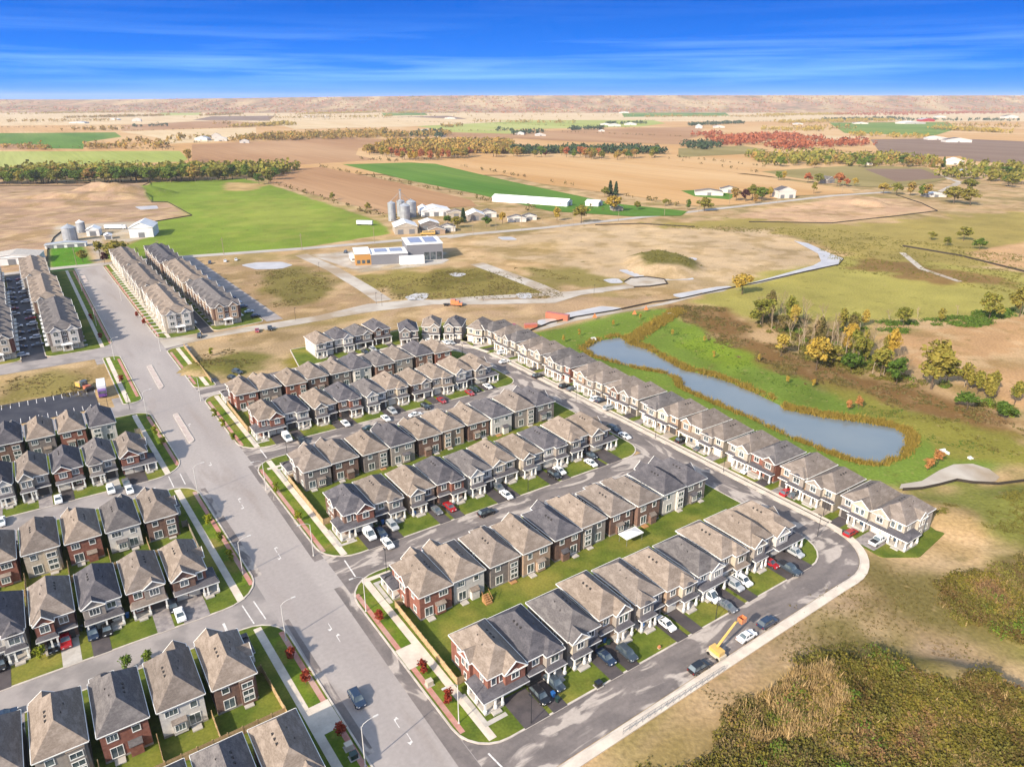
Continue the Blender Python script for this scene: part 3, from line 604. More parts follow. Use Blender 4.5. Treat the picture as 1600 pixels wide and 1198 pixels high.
# asphalt under the rounded corners of every crossing, paths at the corner houses
for t0, t1 in ((64.5, 80), (120, 146), (188, 214), (250, 276), (316, 346)): sheet('street', stw([(ms(t0)-2, t0), (ms(t0)+9, t0), (ms(t1)+9, t1), (ms(t1)-2, t1)]), 'street_asphalt', 0.003)
for t0, t1 in ((118, 142), (186, 211), (248, 275), (318, 348)): sheet('street', stw([(ml(t0)-9, t0), (ml(t0)+2, t0), (ml(t1)+2, t1), (ml(t1)-9, t1)]), 'left_asphalt', 0.003)
for s0, t0 in ((50.6, 81.2), (49.8, 145.6), (48.6, 212.6)): strip('path', [W(s0+1.6, t0-3.0).to_2d(), W(s0-2.6, t0-3.0).to_2d(), W(s0-2.6, t0+5).to_2d()], -0.45, 0.45, 0.0, 0.15, 'concrete')
for s0, t0 in ((50.8, 121.4), (49.0, 185.6)): strip('path', [W(s0+1.6, t0+3.0).to_2d(), W(s0-2.6, t0+3.0).to_2d(), W(s0-2.6, t0-5).to_2d()], -0.45, 0.45, 0.0, 0.15, 'concrete'); strip('pavement', [W(s0-5, t0+5.2).to_2d(), W(s0+2, t0+5.2).to_2d()], -0.6, 0.6, 0.0, 0.151, 'sidewalk')

# newer, darker asphalt along the kerbs of the main road
for f, a, b, t0, t1 in ((ms, -3.2, -0.1, 66, 128), (ms, -2.4, -0.1, 140, 196), (ml, 0.1, 1.8, 84, 124), (ml, 0.1, 2.2, 142, 190)): sheet('road_edge', stw([(f(t0)+a, t0), (f(t0)+b, t0), (f(t1)+b, t1), (f(t1)+a+0.8, t1)]), 'street_asphalt_t', 0.0165)
# ------------------------------------------------------------------ houses
def hip(roof, trim, x0, x1, y0, y1, z, h, front='hip', back='hip', gw=None, o=0.34, fz=0.22):
    """roof over a plan box, ridge along y; a gable end sends its triangle to gw. Eaves overhang by o."""
    X0, X1, Y0, Y1 = x0-o, x1+o, y0-o, y1+o; xm = (X0+X1)/2; hw = (X1-X0)/2
    r0 = Y0+hw*0.92 if front == 'hip' else Y0; r1 = Y1-hw*0.92 if back == 'hip' else Y1
    if r0 > r1-0.1: r0 = r1 = (r0+r1)/2
    a, b, c, e_ = (X0, Y0, z), (X1, Y0, z), (X1, Y1, z), (X0, Y1, z); p, q = (xm, r0, z+h), (xm, r1, z+h)
    roof.quad(b, c, q, p); roof.quad(e_, a, p, q)
    if front == 'hip': roof.quad(a, b, p)
    else: gw.extr_y([(x0, z-0.05), (x1, z-0.05), (xm, z+h*(x1-x0)/(X1-X0)-0.02)], y0, y0+0.2)
    if back == 'hip': roof.quad(c, e_, q)
    else: gw.extr_y([(x0, z-0.05), (x1, z-0.05), (xm, z+h*(x1-x0)/(X1-X0)-0.02)], y1-0.2, y1)
    zb = z-fz
    ring = [(X0, Y0), (X1, Y0), (X1, Y1), (X0, Y1)]
    for i in range(4):
        if (i == 0 and front != 'hip') or (i == 2 and back != 'hip'):
            y = Y0 if i == 0 else Y1; yy = y+(0.12 if i == 0 else -0.12)      # white barge boards
            for xa in (X0, X1):
                trim.quad((xa, y, z-fz), (xm, y, z+h-fz), (xm, y, z+h+0.02), (xa, y, z+0.02)); trim.quad((xa, y, z+0.02), (xm, y, z+h+0.02), (xm, yy, z+h+0.02), (xa, yy, z+0.02))
            continue
        (xa, ya), (xb, yb) = ring[i], ring[(i+1) % 4]; trim.quad((xa, ya, zb), (xb, yb, zb), (xb, yb, z+0.03), (xa, ya, z+0.03))
        nx_, ny_ = (yb-ya), -(xb-xa); ln = math.hypot(nx_, ny_); nx_, ny_ = nx_/ln*0.09, ny_/ln*0.09   # gutter lip
        trim.quad((xa, ya, z+0.03), (xb, yb, z+0.03), (xb+nx_, yb+ny_, z+0.03), (xa+nx_, ya+ny_, z+0.03)); trim.quad((xa+nx_, ya+ny_, zb+0.08), (xb+nx_, yb+ny_, zb+0.08), (xb+nx_, yb+ny_, z+0.03), (xa+nx_, ya+ny_, z+0.03))
    trim.quad((X0, Y0, zb), (X0, Y1, zb), (X1, Y1, zb), (X1, Y0, zb))
def shed(roof, trim, x0, x1, y0, y1, z0, z1):        # lean-to roof falling to the front, with hipped ends
    e_ = 0.25; roof.quad((x0-e_, y0, z0), (x1+e_, y0, z0), (x1-0.25, y1, z1), (x0+0.25, y1, z1)); roof.quad((x0-e_, y1, z0), (x0-e_, y0, z0), (x0+0.25, y1, z1)); roof.quad((x1+e_, y0, z0), (x1+e_, y1, z0), (x1-0.25, y1, z1))
    trim.box(x0-e_-0.02, x1+e_+0.02, y0-0.02, y1, z0-0.26, z0-0.02)
WCACHE = {}
def win_mesh(w, h, arch=False, mull=1):
    k = (w, h, arch, mull)
    if k in WCACHE: return WCACHE[k]
    f, g = MB(), MB(); b = 0.11
    f.box(-w/2-b, w/2+b, -0.09, 0.02, -h/2-b-0.06, -h/2); f.box(-w/2-b, -w/2, -0.08, 0.02, -h/2, h/2); f.box(w/2, w/2+b, -0.08, 0.02, -h/2, h/2)
    if arch:
        n = 8; pi_, po = [], []
        for i in range(n+1):
            a = math.pi*i/n; pi_.append((-w/2*math.cos(a), h/2+w*0.42*math.sin(a))); po.append((-(w/2+b)*math.cos(a), h/2+(w*0.42+b)*math.sin(a)))
        for i in range(n):
            f.quad((po[i][0], -0.08, po[i][1]), (pi_[i][0], -0.08, pi_[i][1]), (pi_[i+1][0], -0.08, pi_[i+1][1]), (po[i+1][0], -0.08, po[i+1][1])); f.quad((po[i][0], 0.02, po[i][1]), (po[i][0], -0.08, po[i][1]), (po[i+1][0], -0.08, po[i+1][1]), (po[i+1][0], 0.02, po[i+1][1]))
        g.extr_y([(-w/2, -h/2), (w/2, -h/2)]+[(-p[0], p[1]) for p in pi_], -0.035, 0.0); f.box(-w/2, w/2, -0.07, 0.0, h/2-0.04, h/2+0.04)
    else:
        f.box(-w/2-b, w/2+b, -0.08, 0.02, h/2, h/2+b); g.box(-w/2, w/2, -0.035, 0.0, -h/2, h/2)
    for i in range(mull): x = -w/2+w*(i+1)/(mull+1); f.box(x-0.035, x+0.035, -0.07, 0.0, -h/2, h/2)
    WCACHE[k] = (f.mesh('window'), g.mesh('pane')); return WCACHE[k]
class Kit:                                            # parts of a thing in its own coordinates
    def __init__(s): s.parts = []
    def add(s, name, mb, mk, parent=-1, loc=(0, 0, 0), rz=0.0):
        s.parts.append((name, mb.mesh(name) if isinstance(mb, MB) else mb, mk, parent, loc, rz)); return len(s.parts)-1
    def window(s, x, y, z, w, h, face='front', arch=False, mull=1, parent=-1):
        f, g = win_mesh(w, h, arch, mull); rz = {'front': 0, 'back': math.pi, 'left': -math.pi/2, 'right': math.pi/2}[face]
        i = s.add('window', f, 'trim', parent, (x, y, z), rz); s.add('pane', g, 'glass', i)
def place(kit, name, loc, rz, mats):
    root = empty(name, loc, rz); made = []
    for nm, me, mk, par, l, r in kit.parts:
        o = obj(nm, me, M[mats.get(mk, mk)], root if par < 0 else made[par])
        if any(l): o.location = l
        if r: o.rotation_euler = (0, 0, r)
        made.append(o)
    return root
def grooved(x0, x1, y, z0, z1, n=4):                  # sectional garage door
    mb = MB()
    for i in range(n): mb.box(x0, x1, y-0.05, y+0.02, z0+(z1-z0)*i/n+0.02, z0+(z1-z0)*(i+1)/n-0.02)
    mb.box(x0, x1, y-0.02, y+0.02, z0, z1); return mb
EV = 6.05
def house_kit(var, w, d, mir, rear=0, rh=3.0):
    K = Kit(); wall, roof, trim, acc, gw, fnd, pr, prt = MB(), MB(), MB(), MB(), MB(), MB(), MB(), MB(); fx = lambda x: w-x if mir else x
    gx_ = w*0.50; cols_, wins = [], []; slab = MB(); gar, door = None, MB()
    wall.box(0, w, 0, d, 0.4, EV-0.02); fnd.box(-0.04, w+0.04, -0.04, d+0.04, -0.1, 0.42)
    corner = var == 4
    hip(roof, trim, 0, w, 0, d, EV, rh, 'hip', 'hip' if rear != 2 else 'hip')
    g0, g1 = w-3.05, w-0.55
    if var in (0, 1, 3):                              # bay over the porch, single garage beside it
        bx0, bx1, by = 0.25, w-3.5, -1.15
        acc.box(bx0, bx1, by, 0.02, 3.25, EV-0.06)
        if var == 0: hip(roof, trim, bx0, bx1, by, 3.8, EV-0.03, 1.75, 'gable', 'hip', gw, 0.3); wins.append(((bx0+bx1)/2, by, 4.75, 1.5, 1.3, True, 1))
        elif var == 1: hip(roof, trim, bx0, bx1, by, 3.6, EV-0.03, 1.6, 'hip', 'hip', None, 0.3); wins.append(((bx0+bx1)/2, by, 4.6, 1.7, 1.35, True, 1))
        else: hip(roof, trim, bx0, bx1, by, 3.9, EV-0.03, 1.9, 'gable', 'hip', gw, 0.3); wins += [((bx0+bx1)/2-0.7, by, 4.7, 0.8, 1.5, False, 0), ((bx0+bx1)/2+0.7, by, 4.7, 0.8, 1.5, False, 0)]
        if var == 1:                                  # eyebrow hood over the arch
            n = 8; cx_ = (bx0+bx1)/2
            arc_ = [(cx_-1.25*math.cos(math.pi*i/n), EV-0.55+0.95*math.sin(math.pi*i/n)) for i in range(n+1)]
            pr.extr_y(arc_, by-0.35, by+1.6)
        wins.append((w-1.8, 0, 4.75, 1.4, 1.3, False, 1))
        px0, px1, py = 0.1, w-3.35, -2.0
        shed(pr, prt, px0, px1, py-0.15, by if var != 1 else by, 3.02, 3.5); slab.box(px0, px1, py, 0, -0.1, 0.5); slab.box(px0+0.8, px1-0.8, py-0.9, py, -0.1, 0.28)
        for cx_ in (px0+0.16, px1-0.16, (px0+px1)/2+0.5): cols_.append((cx_, py+0.14))
        shed(pr, prt, w-3.4, w-0.05, -0.85, 0.0, 2.95, 3.4)
        gar = grooved(g0, g1, -0.04, 0.1, 2.45); door.box(1.3, 2.3, -0.08, 0.02, 0.5, 2.6); wins.append((2.95, 0, 1.7, 0.6, 1.3, False, 0))
    elif var == 2:                                    # flush front, long lean-to over garage and porch
        hip(roof, trim, w-3.9, w-0.1, -0.55, 3.6, EV-0.03, 1.55, 'gable', 'hip', gw, 0.3); acc.box(w-3.9, w-0.1, -0.55, 0.02, 3.35, EV-0.06)
        wins += [(w-2.0, -0.55, 4.75, 1.7, 1.35, False, 2), (1.7, 0, 4.75, 1.5, 1.3, False, 1)]
        shed(pr, prt, 0.1, w-0.1, -1.75, 0.0 if True else 0, 2.95, 3.6); slab.box(0.1, w-3.4, -1.7, 0, -0.1, 0.5); slab.box(0.9, w-4.2, -2.5, -1.7, -0.1, 0.28)
        for cx_ in (0.3, w-3.55, w-0.3): cols_.append((cx_, -1.5))
        gar = grooved(g0, g1, -0.04, 0.1, 2.45); door.box(w-4.7, w-3.75, -0.08, 0.02, 0.5, 2.6); wins.append((1.5, 0, 1.75, 1.2, 1.3, False, 1))
    else:                                             # corner house: double garage, wrap-round porch on the open side (x = 0)
        hip(roof, trim, w-4.4, w-0.1, -0.9, 4.5, EV-0.03, 2.1, 'gable', 'hip', gw, 0.35); acc.box(w-4.4, w-0.1, -0.9, 0.02, 3.2, EV-0.06)
        wins += [(w-2.25, -0.9, 4.75, 1.5, 1.25, True, 1), (1.2, 0, 4.75, 0.9, 1.5, False, 0), (2.9, 0, 4.75, 0.9, 1.5, False, 0)]
        shed(pr, prt, -1.9, w-0.1, -2.0, 0.0, 2.95, 3.65); slab.box(-1.85, w-5.4, -1.9, 0, -0.1, 0.45); slab.box(-1.85, 0, 0, 4.0, -0.1, 0.45); slab.box(-0.6, 1.2, -2.8, -1.9, -0.1, 0.25)
        pr.quad((-2.1, -1.9, 2.96), (0.0, 0.1, 3.6), (0.0, 4.4, 3.6), (-2.1, 4.4, 2.96)); pr.quad((-2.1, 4.4, 2.96), (0.0, 4.4, 3.6), (0.0, 4.4, 2.96)); prt.box(-2.12, -0.02, -1.6, 4.42, 2.7, 2.93)
        for p in ((-1.7, -1.75), (0.4, -1.75), (w-5.6, -1.75), (-1.7, 1.2), (-1.7, 3.8)): cols_.append(p)
        gar = grooved(w-5.0, w-2.75, -0.04, 0.1, 2.4); mb2 = grooved(w-2.55, w-0.35, -0.04, 0.1, 2.4); n0 = len(gar.v); gar2 = mb2
        door.box(1.0, 2.0, -0.08, 0.02, 0.45, 2.55); wins.append((2.7, 0, 1.7, 0.6, 1.3, False, 0))
        # a gable over the side wall
        sroof = MB(); strm = MB(); sg = MB(); hip(sroof, strm, 6.0, 9.2, -0.7, 3.4, EV-0.05, 1.7, 'gable', 'hip', sg, 0.3)
        rot = lambda v: (v[1], 15.2-v[0]-1.0, v[2])    # ridge turned across the house
        gw2 = MB()
        for src, dst in ((sroof, roof), (strm, trim), (sg, gw2)):
            n = len(dst.v); dst.v += [rot(v) for v in src.v]; dst.f += [tuple(i+n for i in f) for f in src.f]
        acc2 = MB().box(-0.7, 0.02, 5.0, 8.2, 0.4, EV-0.08)
    parts_wall = [wall, roof, trim, acc, gw, fnd, pr, prt, slab, door, gar]
    if corner: parts_wall += [gar2, acc2, gw2]
    # rear: patio door, windows, boxed bump-out with a small roof, step
    bump, brf, step = MB(), MB(), MB()
    if rear == 0: bx = w*0.52; bump.box(bx, bx+1.9, d-0.02, d+0.9, -0.1, 2.2); brf.quad((bx-0.1, d+1.05, 2.2), (bx-0.1, d, 2.75), (bx+2.0, d, 2.75), (bx+2.0, d+1.05, 2.2)); brf.box(bx-0.1, bx+2.0, d, d+1.05, 2.1, 2.19)
    elif rear == 1: bx = 0.4; bump.box(bx, bx+2.5, d-0.02, d+0.55, 0.2, EV-0.4); brf.box(bx-0.05, bx+2.55, d-0.02, d+0.62, EV-0.4, EV-0.28)
    else: brf.quad((w*0.45, d+0.95, 2.75), (w*0.45, d, 3.15), (w*0.45+2.4, d, 3.15), (w*0.45+2.4, d+0.95, 2.75)); brf.box(w*0.45, w*0.45+2.4, d, d+0.95, 2.66, 2.74); bump.box(w*0.45+0.1, w*0.45+2.3, d-0.02, d+0.7, 0.3, 2.66)
    step.box(w*0.28-0.8, w*0.28+0.8, d, d+1.4, -0.1, 0.22)
    parts_wall += [bump, brf, step]
    if mir:
        for q in parts_wall: q.mirror(w)
    K.add('foundation', fnd, 'foundation'); K.add('wall', wall, 'wall'); r = K.add('roof', roof, 'roof'); K.add('fascia', trim, 'trim', r)
    if acc.v: K.add('bay', acc, 'accent')
    if gw.v: K.add('gable', gw, 'accent', r)
    if corner: K.add('bay', acc2, 'wall'); K.add('gable', gw2, 'wall', r)
    K.add('porch_roof', pr, 'porch'); K.add('porch_beam', prt, 'trim'); K.add('porch_floor', slab, 'concrete')
    K.add('garage_door', gar, 'garage')
    if corner: K.add('garage_door', gar2, 'garage')
    K.add('front_door', door, 'door'); K.add('rear_extension', bump, 'wall2'); K.add('rear_canopy', brf, 'roof'); K.add('step', step, 'step')
    cm_ = CACHE.setdefault('col', MB().box(-0.15, 0.15, -0.15, 0.15, 0.4, 2.72).box(-0.22, 0.22, -0.22, 0.22, 0.4, 1.1).mesh('column'))
    for cx_, cy_ in cols_: K.add('column', cm_, 'trim', -1, (fx(cx_), cy_, 0))
    for x, y, z, ww, hh, ar, mu in wins: K.window(fx(x), y, z, ww, hh, 'front', ar, mu)
    if rear == 1:
        for z in (1.5, 2.9, 4.6): K.window(fx(1.65), d+0.55, z, 1.7, 0.95, 'back', False, 1)
    else: K.window(fx(w*0.24), d, 4.7, 1.5 if rear == 0 else 1.0, 1.2, 'back', False, 2 if rear == 0 else 0)
    K.window(fx(w*0.74), d, 4.75, 1.9 if rear == 2 else 1.1, 1.1, 'back', False, 2 if rear == 2 else 0); K.window(fx(w*0.27 if rear != 1 else w*0.7), d, 1.6, 1.7, 2.0, 'back', False, 1)
    if rear == 2: K.window(fx(w*0.45+1.2), d+0.7, 1.7, 1.5, 1.2, 'back', False, 2)
    side = 'right' if mir else 'left'; xs_ = w if mir else 0; oth = 'left' if mir else 'right'; xo = 0 if mir else w
    if corner:
        for y, z, ww in ((2.0, 4.7, 0.9), (10.0, 4.7, 1.1), (10.8, 1.7, 1.2)): K.window(xs_, y, z, ww, 1.3, side, False, 1)
        for y, z in ((5.9, 4.7), (7.3, 4.7), (6.6, 1.8)): K.window(xs_+(0.7 if mir else -0.7), y, z, 0.8, 1.4, side, False, 0)
    else:
        for y, z in ((4.0, 4.6), (8.6, 4.6)): K.window(xs_, y, z, 0.7, 0.9, side, False, 0)
    K.window(xo, 6.0, 4.6, 0.7, 0.9, oth, False, 0)
    vm = CACHE.setdefault('vent', MB().box(-0.2, 0.2, -0.2, 0.2, -0.12, 0.16).mesh('roof_vent')); pm_ = CACHE.setdefault('pipe', MB().cyl(0, 0, -0.2, 0.35, 0.07, n=6).mesh('vent_pipe'))
    hw = w/2+0.34; sl = rh/hw                          # vents stand on the slope facing the rear or the side
    for k in range(3): y = d*0.45+k*1.1; x = w*0.5+1.2; K.add('roof_vent', vm, 'vent', r, (fx(x), y, EV+rh-sl*1.2))
    K.add('vent_pipe', pm_, 'vent', r, (fx(w*0.3), d*0.42, EV+rh-sl*(w*0.2))); K.add('vent_pipe', pm_, 'vent', r, (fx(w*0.36), d*0.6, EV+rh-sl*(w*0.14)))
    return K
CACHE = {}; KITS = {}
def get_kit(*a):
    if a not in KITS: KITS[a] = house_kit(*a)
    return KITS[a]
ROOFN = {'brown_shingle': 'brown', 'taupe_shingle': 'taupe', 'grey_shingle': 'grey', 'charcoal_shingle': 'charcoal'}
WALLN = {'red_brick': 'red brick', 'brown_brick': 'brown brick', 'tan_brick': 'tan brick', 'grey_brick': 'grey brick', 'pale_stone': 'pale stone', 'white_siding': 'white', 'cream_siding': 'cream', 'greige_siding': 'greige'}
HOUSES = []                                           # (s, t, row, ordinal) for labelling what stands by them
RC = {'b': 'brown_shingle', 't': 'taupe_shingle', 'g': 'grey_shingle', 'c': 'charcoal_shingle'}
WC = {'r': 'red_brick', 'n': 'brown_brick', 't': 'tan_brick', 'g': 'grey_brick', 'p': 'pale_stone', 'w': 'white_siding', 'c': 'cream_siding', 'e': 'greige_siding'}
def build_house(kit_args, pos, rz, rc, wc, ac, row, n, label, group):
    v, w, dd, mir, rear, rh = kit_args; r_ = random.Random(hash((row, n)) if False else n*31+len(row)*7)
    mats = dict(roof=RC[rc], wall=WC[wc], accent=WC[ac], wall2=WC[wc], porch='charcoal_shingle' if r_.random() < 0.6 else RC[rc], garage=r_.choice(['garage_white', 'garage_white', 'garage_tan', 'garage_dark']),
                door=r_.choice(['door_dark', 'door_blue', 'garage_dark']), step='concrete' if r_.random() < 0.8 else 'deck_wood')
    h = place(get_kit(*kit_args), 'house', (pos.x, pos.y, 0.12), rz, mats)
    h.scale = (1, 1, r_.uniform(0.96, 1.06))
    tag(h, '%s-roofed %s house, %s' % (ROOFN[RC[rc]], WALLN[WC[wc]], label), 'house', group)
    return h
def row(name, phrase, s0, pitch, w, tf, faces, specs, z0=None, first_corner=True, last_corner=False, gap=None, count_from='the main road'):
    """houses side by side along s; faces 'near' (-t) or 'far' (+t). specs: roof, wall, accent, front variant, per house"""
    for i, sp in enumerate(specs):
        rc, wc, ac, var = sp[0], sp[1], sp[2], int(sp[3]); mir = (i % 2 == 1); cw = w-0.25; cs = s0+i*pitch-(0.5 if i % 2 else 0.0)
        if i == 0 and first_corner: var, mir = 4, faces == 'far'
        if i == len(specs)-1 and last_corner: var, mir = 4, faces == 'near'
        dd = 13.0; rear = (i*7+len(name)) % 3; rh = 3.3 if var == 4 else (3.1, 2.7, 3.4)[i % 3]
        dt = (0.0, 0.5, -0.3, 0.7, 0.1, -0.4, 0.3)[(i*3+len(phrase)) % 7]
        if faces == 'near': p, rz = W(cs, tf+dt), GA
        else: p, rz = W(cs+cw, tf-dt), GA+math.pi
        lab = '%s from %s in %s' % (ORD[i] if i else 'nearest', count_from, phrase) if i else 'nearest %s in %s' % (count_from, phrase)
        build_house((var, cw, dd, mir, rear, rh), p, rz, rc, wc, ac, name, i, lab, 'houses in '+phrase)
        HOUSES.append((cs+cw/2, tf, name, i, phrase, faces))
# driveway for a house of a row
def driveway(s0, s1, t0, t1, m='driveway_asphalt', z=0.145): sheet('driveway', stw([(s0, t0), (s1, t0), (s1, t1), (s0, t1)]), m, z+0.002*random.random())
def row_drives(s0, pitch, w, n, tf, tk, corner_first=True, corner_last=False, faces='near', mat='driveway_asphalt'):
    for i in range(n):
        mir = (i % 2 == 1); a = s0+i*pitch-(0.5 if mir else 0.0); ext = (1, 4.1)
        right = not mir if faces == 'near' else mir
        g0, g1 = (w-3.4, w-0.25) if right else (0.25, 3.4)
        if (i == 0 and corner_first): g0, g1 = w-5.4, w-0.1
        if (i == n-1 and corner_last): g0, g1 = 0.1, 5.4
        driveway(a+g0, a+g1, tf, tk, mat if isinstance(mat, str) else mat[i % len(mat)])
P1, P2, P3 = 'the lowest central row', 'the second lowest central row', 'the third lowest central row'
P4, P5, P6 = 'the fourth lowest central row', 'the fifth lowest central row', 'the topmost straight central row'
row('R1', P1, 50.6, 8.75, 7.75, 81.2, 'near', ['brr4', 'cne1', 'gec0', 'bte3', 'tee1', 'btc1', 'gww2', 'bcc1', 'bpe0', 'bww4'], last_corner=True)
row('R2', P2, 50.8, 8.75, 7.75, 121.4, 'far', ['brr4', 'bww0', 'tgg1', 'bte2', 'cne0', 'bee1', 'tne1', 'tnn1', 'cww0', 'cgg4'], last_corner=True)
row('R3', P3, 49.8, 8.75, 7.75, 145.6, 'near', ['cnr4', 'tee1', 'bte0', 'cnr1', 'gww3', 'bcc2', 'bce0', 'cwe1', 'bec1', 'bne4'], last_corner=True)
row('R4', P4, 49.0, 8.75, 7.75, 185.6, 'far', ['tgn4', 'tne0', 'bge1', 'cee0', 'bnn2', 'bte1', 'bnn0', 'cww1', 'tee0', 'cgg4'], last_corner=True)
row('R5', P5, 48.6, 8.9, 7.85, 212.6, 'near', ['brr4', 'cww1', 'bge0', 'cnr1', 'gww0', 'bcc1', 'bne2', 'bee1', 'bww0', 'bge4'], last_corner=True)
row('R6', P6, 48.0, 8.6, 7.6, 251.0, 'far', ['brr4', 'bgg0', 'brr1', 'tnn2', 'tgg0', 'cww1', 'gne0', 'tee2', 'cnr1', 'brn0'])
for a in ((50.6, 8.75, 7.75, 10, 81.2, 73.6), (49.8, 8.75, 7.75, 10, 145.6, 137.1), (48.6, 8.9, 7.85, 10, 212.6, 205.3)): row_drives(*a, corner_last=True)
for a in ((50.8, 8.75, 7.75, 10, 121.4, 128.6), (49.0, 8.75, 7.75, 10, 185.6, 197.1), (48.0, 8.6, 7.6, 10, 251.0, 257.9)): row_drives(*a, faces='far', corner_last=a[0] > 48.5)
# left of the main road
PA, PB, PC, PD, PE = 'the second lowest left row', 'the third lowest left row', 'the fourth lowest left row', 'the topmost left row', 'the lowest left row'
def lrow(name, phrase, s_right, pitch, w, tf, faces, specs, corner=True):
    for i, sp in enumerate(specs):
        rc, wc, ac, var = sp[0], sp[1], sp[2], int(sp[3]); mir = i % 2 == 0; a = s_right-w-i*pitch
        if i == 0 and corner: var, mir = 4, faces == 'near'
        p, rz = (W(a, tf), GA) if faces == 'near' else (W(a+w, tf), GA+math.pi)
        lab = 'nearest the main road in %s' % phrase if i == 0 else '%s from the main road in %s' % (ORD[i], phrase)
        build_house((var, w, 13.0, mir, (i+1) % 3, 3.5), p, rz, rc, wc, ac, name, i, lab, 'houses in '+phrase); HOUSES.append((a+w/2, tf, name, i, phrase, faces))
        right = (not mir) if faces == 'near' else mir; g0, g1 = (w-3.4, w-0.2) if right else (0.2, 3.4)
        if i == 0 and corner: g0, g1 = 0.1, 5.2
        tk = {'A': 134.4, 'B': 194.6, 'C': 203.0, 'D': 256.1, 'E': 126.1}[name]
        driveway(a+g0, a+g1, tf, tk, ['driveway_paver', 'driveway_paver', 'driveway_asphalt', 'concrete', 'driveway_asphalt'][(i+(0 if name == 'A' else 2)) % 5])
lrow('A', PA, 17.0, 8.25, 6.75, 142.6, 'near', ['brn4', 'tre2', 'cwe2', 'tnr0', 'cww1', 'cne0'])
lrow('B', PB, 16.4, 8.3, 6.8, 182.8, 'far', ['tnn4', 'gww0', 'brr0', 'tce1', 'brr0', 'tne1'])
lrow('C', PC, 15.8, 8.1, 6.7, 210.2, 'near', ['trr4', 'gpp1', 'crr2', 'tpp3', 'cww0', 'crr1'])
lrow('D', PD, 11.0, 8.2, 6.8, 250.4, 'far', ['cww0', 'brn1', 'bgn2', 'cnr0', 'bnn1'], corner=False)
lrow('E', PE, 17.4, 8.7, 7.0, 119.2, 'far', ['bnn4', 'tww0', 'grr1', 'bee2', 'tgg0', 'bnn1'])
# the next row down shows only its roofs
for i, sp in enumerate(('brr', 'gnn', 'tee')):
    build_house((1, 7.2, 13.0, i % 2 == 0, 0, 3.4), W(13.2-i*8.7, 81.0), GA, sp[0], sp[1], sp[2], 'F', i, 'cut off by the bottom edge, %s from the main road' % ORD[i] if i else 'cut off by the bottom edge, beside the main road', 'houses at the bottom left edge')
# the long row beside the pond: faces -s
PP = 'the long row beside the pond'
specs8 = ['tpp4', 'tec3', 'tpe0', 'tte1', 'grn2', 'tep0', 'tpe1', 'tpt2', 'ttc0', 'gep1', 'tpe0', 'ttn3', 'tpe1', 'tpt0', 'grp1', 'gte3', 'tep2', 'tpc0', 'gpe3', 'ttc1', 'gep0']
tt = 66.3
for i, sp in enumerate(specs8):
    rc, wc, ac, var = sp[0], sp[1], sp[2], int(sp[3]); w_ = 8.0; mir = i % 2 == 1
    if i == 0: var, mir = 4, True
    p = W(158.6, tt+w_); build_house((var, w_, 13.0, mir, i % 3, 3.1), p, GA-math.pi/2, rc, wc, ac, 'R8', i, ('at the cleared near end of %s' if i == 0 else '%%s from the near end of %s' % PP) % (PP if i == 0 else ORD[i]), 'houses in '+PP)
    HOUSES.append((158.6, tt+w_/2, 'R8', i, PP, 'west'))
    g0, g1 = ((0.25, 3.4) if not mir else (w_-3.4, w_-0.25)) if i else (w_-5.4, w_-0.1)
    sheet('driveway', stw([(151.4, tt+g0), (158.7, tt+g0), (158.7, tt+g1), (151.4, tt+g1)]), ['driveway_paver', 'gravel', 'driveway_asphalt'][(i*2) % 3], 0.147+0.002*random.random())
    tt += 8.35 if i % 2 == 0 else 9.85
# the houses round the head of the crescent
PQ = 'the crescent at the top'
for i, (s_, t_, sp) in enumerate(((89.4, 276.0, 'bww1'), (98.4, 276.6, 'cww3'), (107.4, 277.2, 'gge2'), (116.4, 277.6, 'cnn2'))):
    build_house((int(sp[3]), 7.8, 12.0, i % 2 == 1, i % 3, 3.0), W(s_, t_), GA, sp[0], sp[1], sp[2], 'R7', i, '%s from the left end of %s' % (ORD[i], PQ) if i else 'at the left end of '+PQ, 'houses on '+PQ); HOUSES.append((s_+4, t_, 'R7', i, PQ, 'near'))
    driveway(s_+4.2, s_+7.5, t_, 268.5)
for i, (u, v, ang, sp) in enumerate(((640,538,12,'cgg3'), (674,531,2,'bee0'), (708,530,-6,'gee0'), (743,535,-20,'tcc1'))):
    c = G(u, v); a = R(ang); p = c-Vector((math.cos(a), math.sin(a), 0))*3.9
    build_house((int(sp[3]), 7.8, 12.0, i % 2 == 1, i % 3, 3.0), p, a, sp[0], sp[1], sp[2], 'R7', 4+i, '%s from the left end of %s' % (ORD[4+i], PQ), 'houses on '+PQ)
    s_, t_ = ST(u, v); HOUSES.append((s_, t_, 'R7', 4+i, PQ, 'near'))
    dv = Vector((math.sin(a), -math.cos(a), 0)); e1 = Vector((math.cos(a), math.sin(a), 0)); k = 0.6
    sheet('driveway', [c+e1*k, c+e1*(k+3.2), c+e1*(k+3.0)+dv*7, c+e1*k+dv*7], 'driveway_asphalt', 0.148)
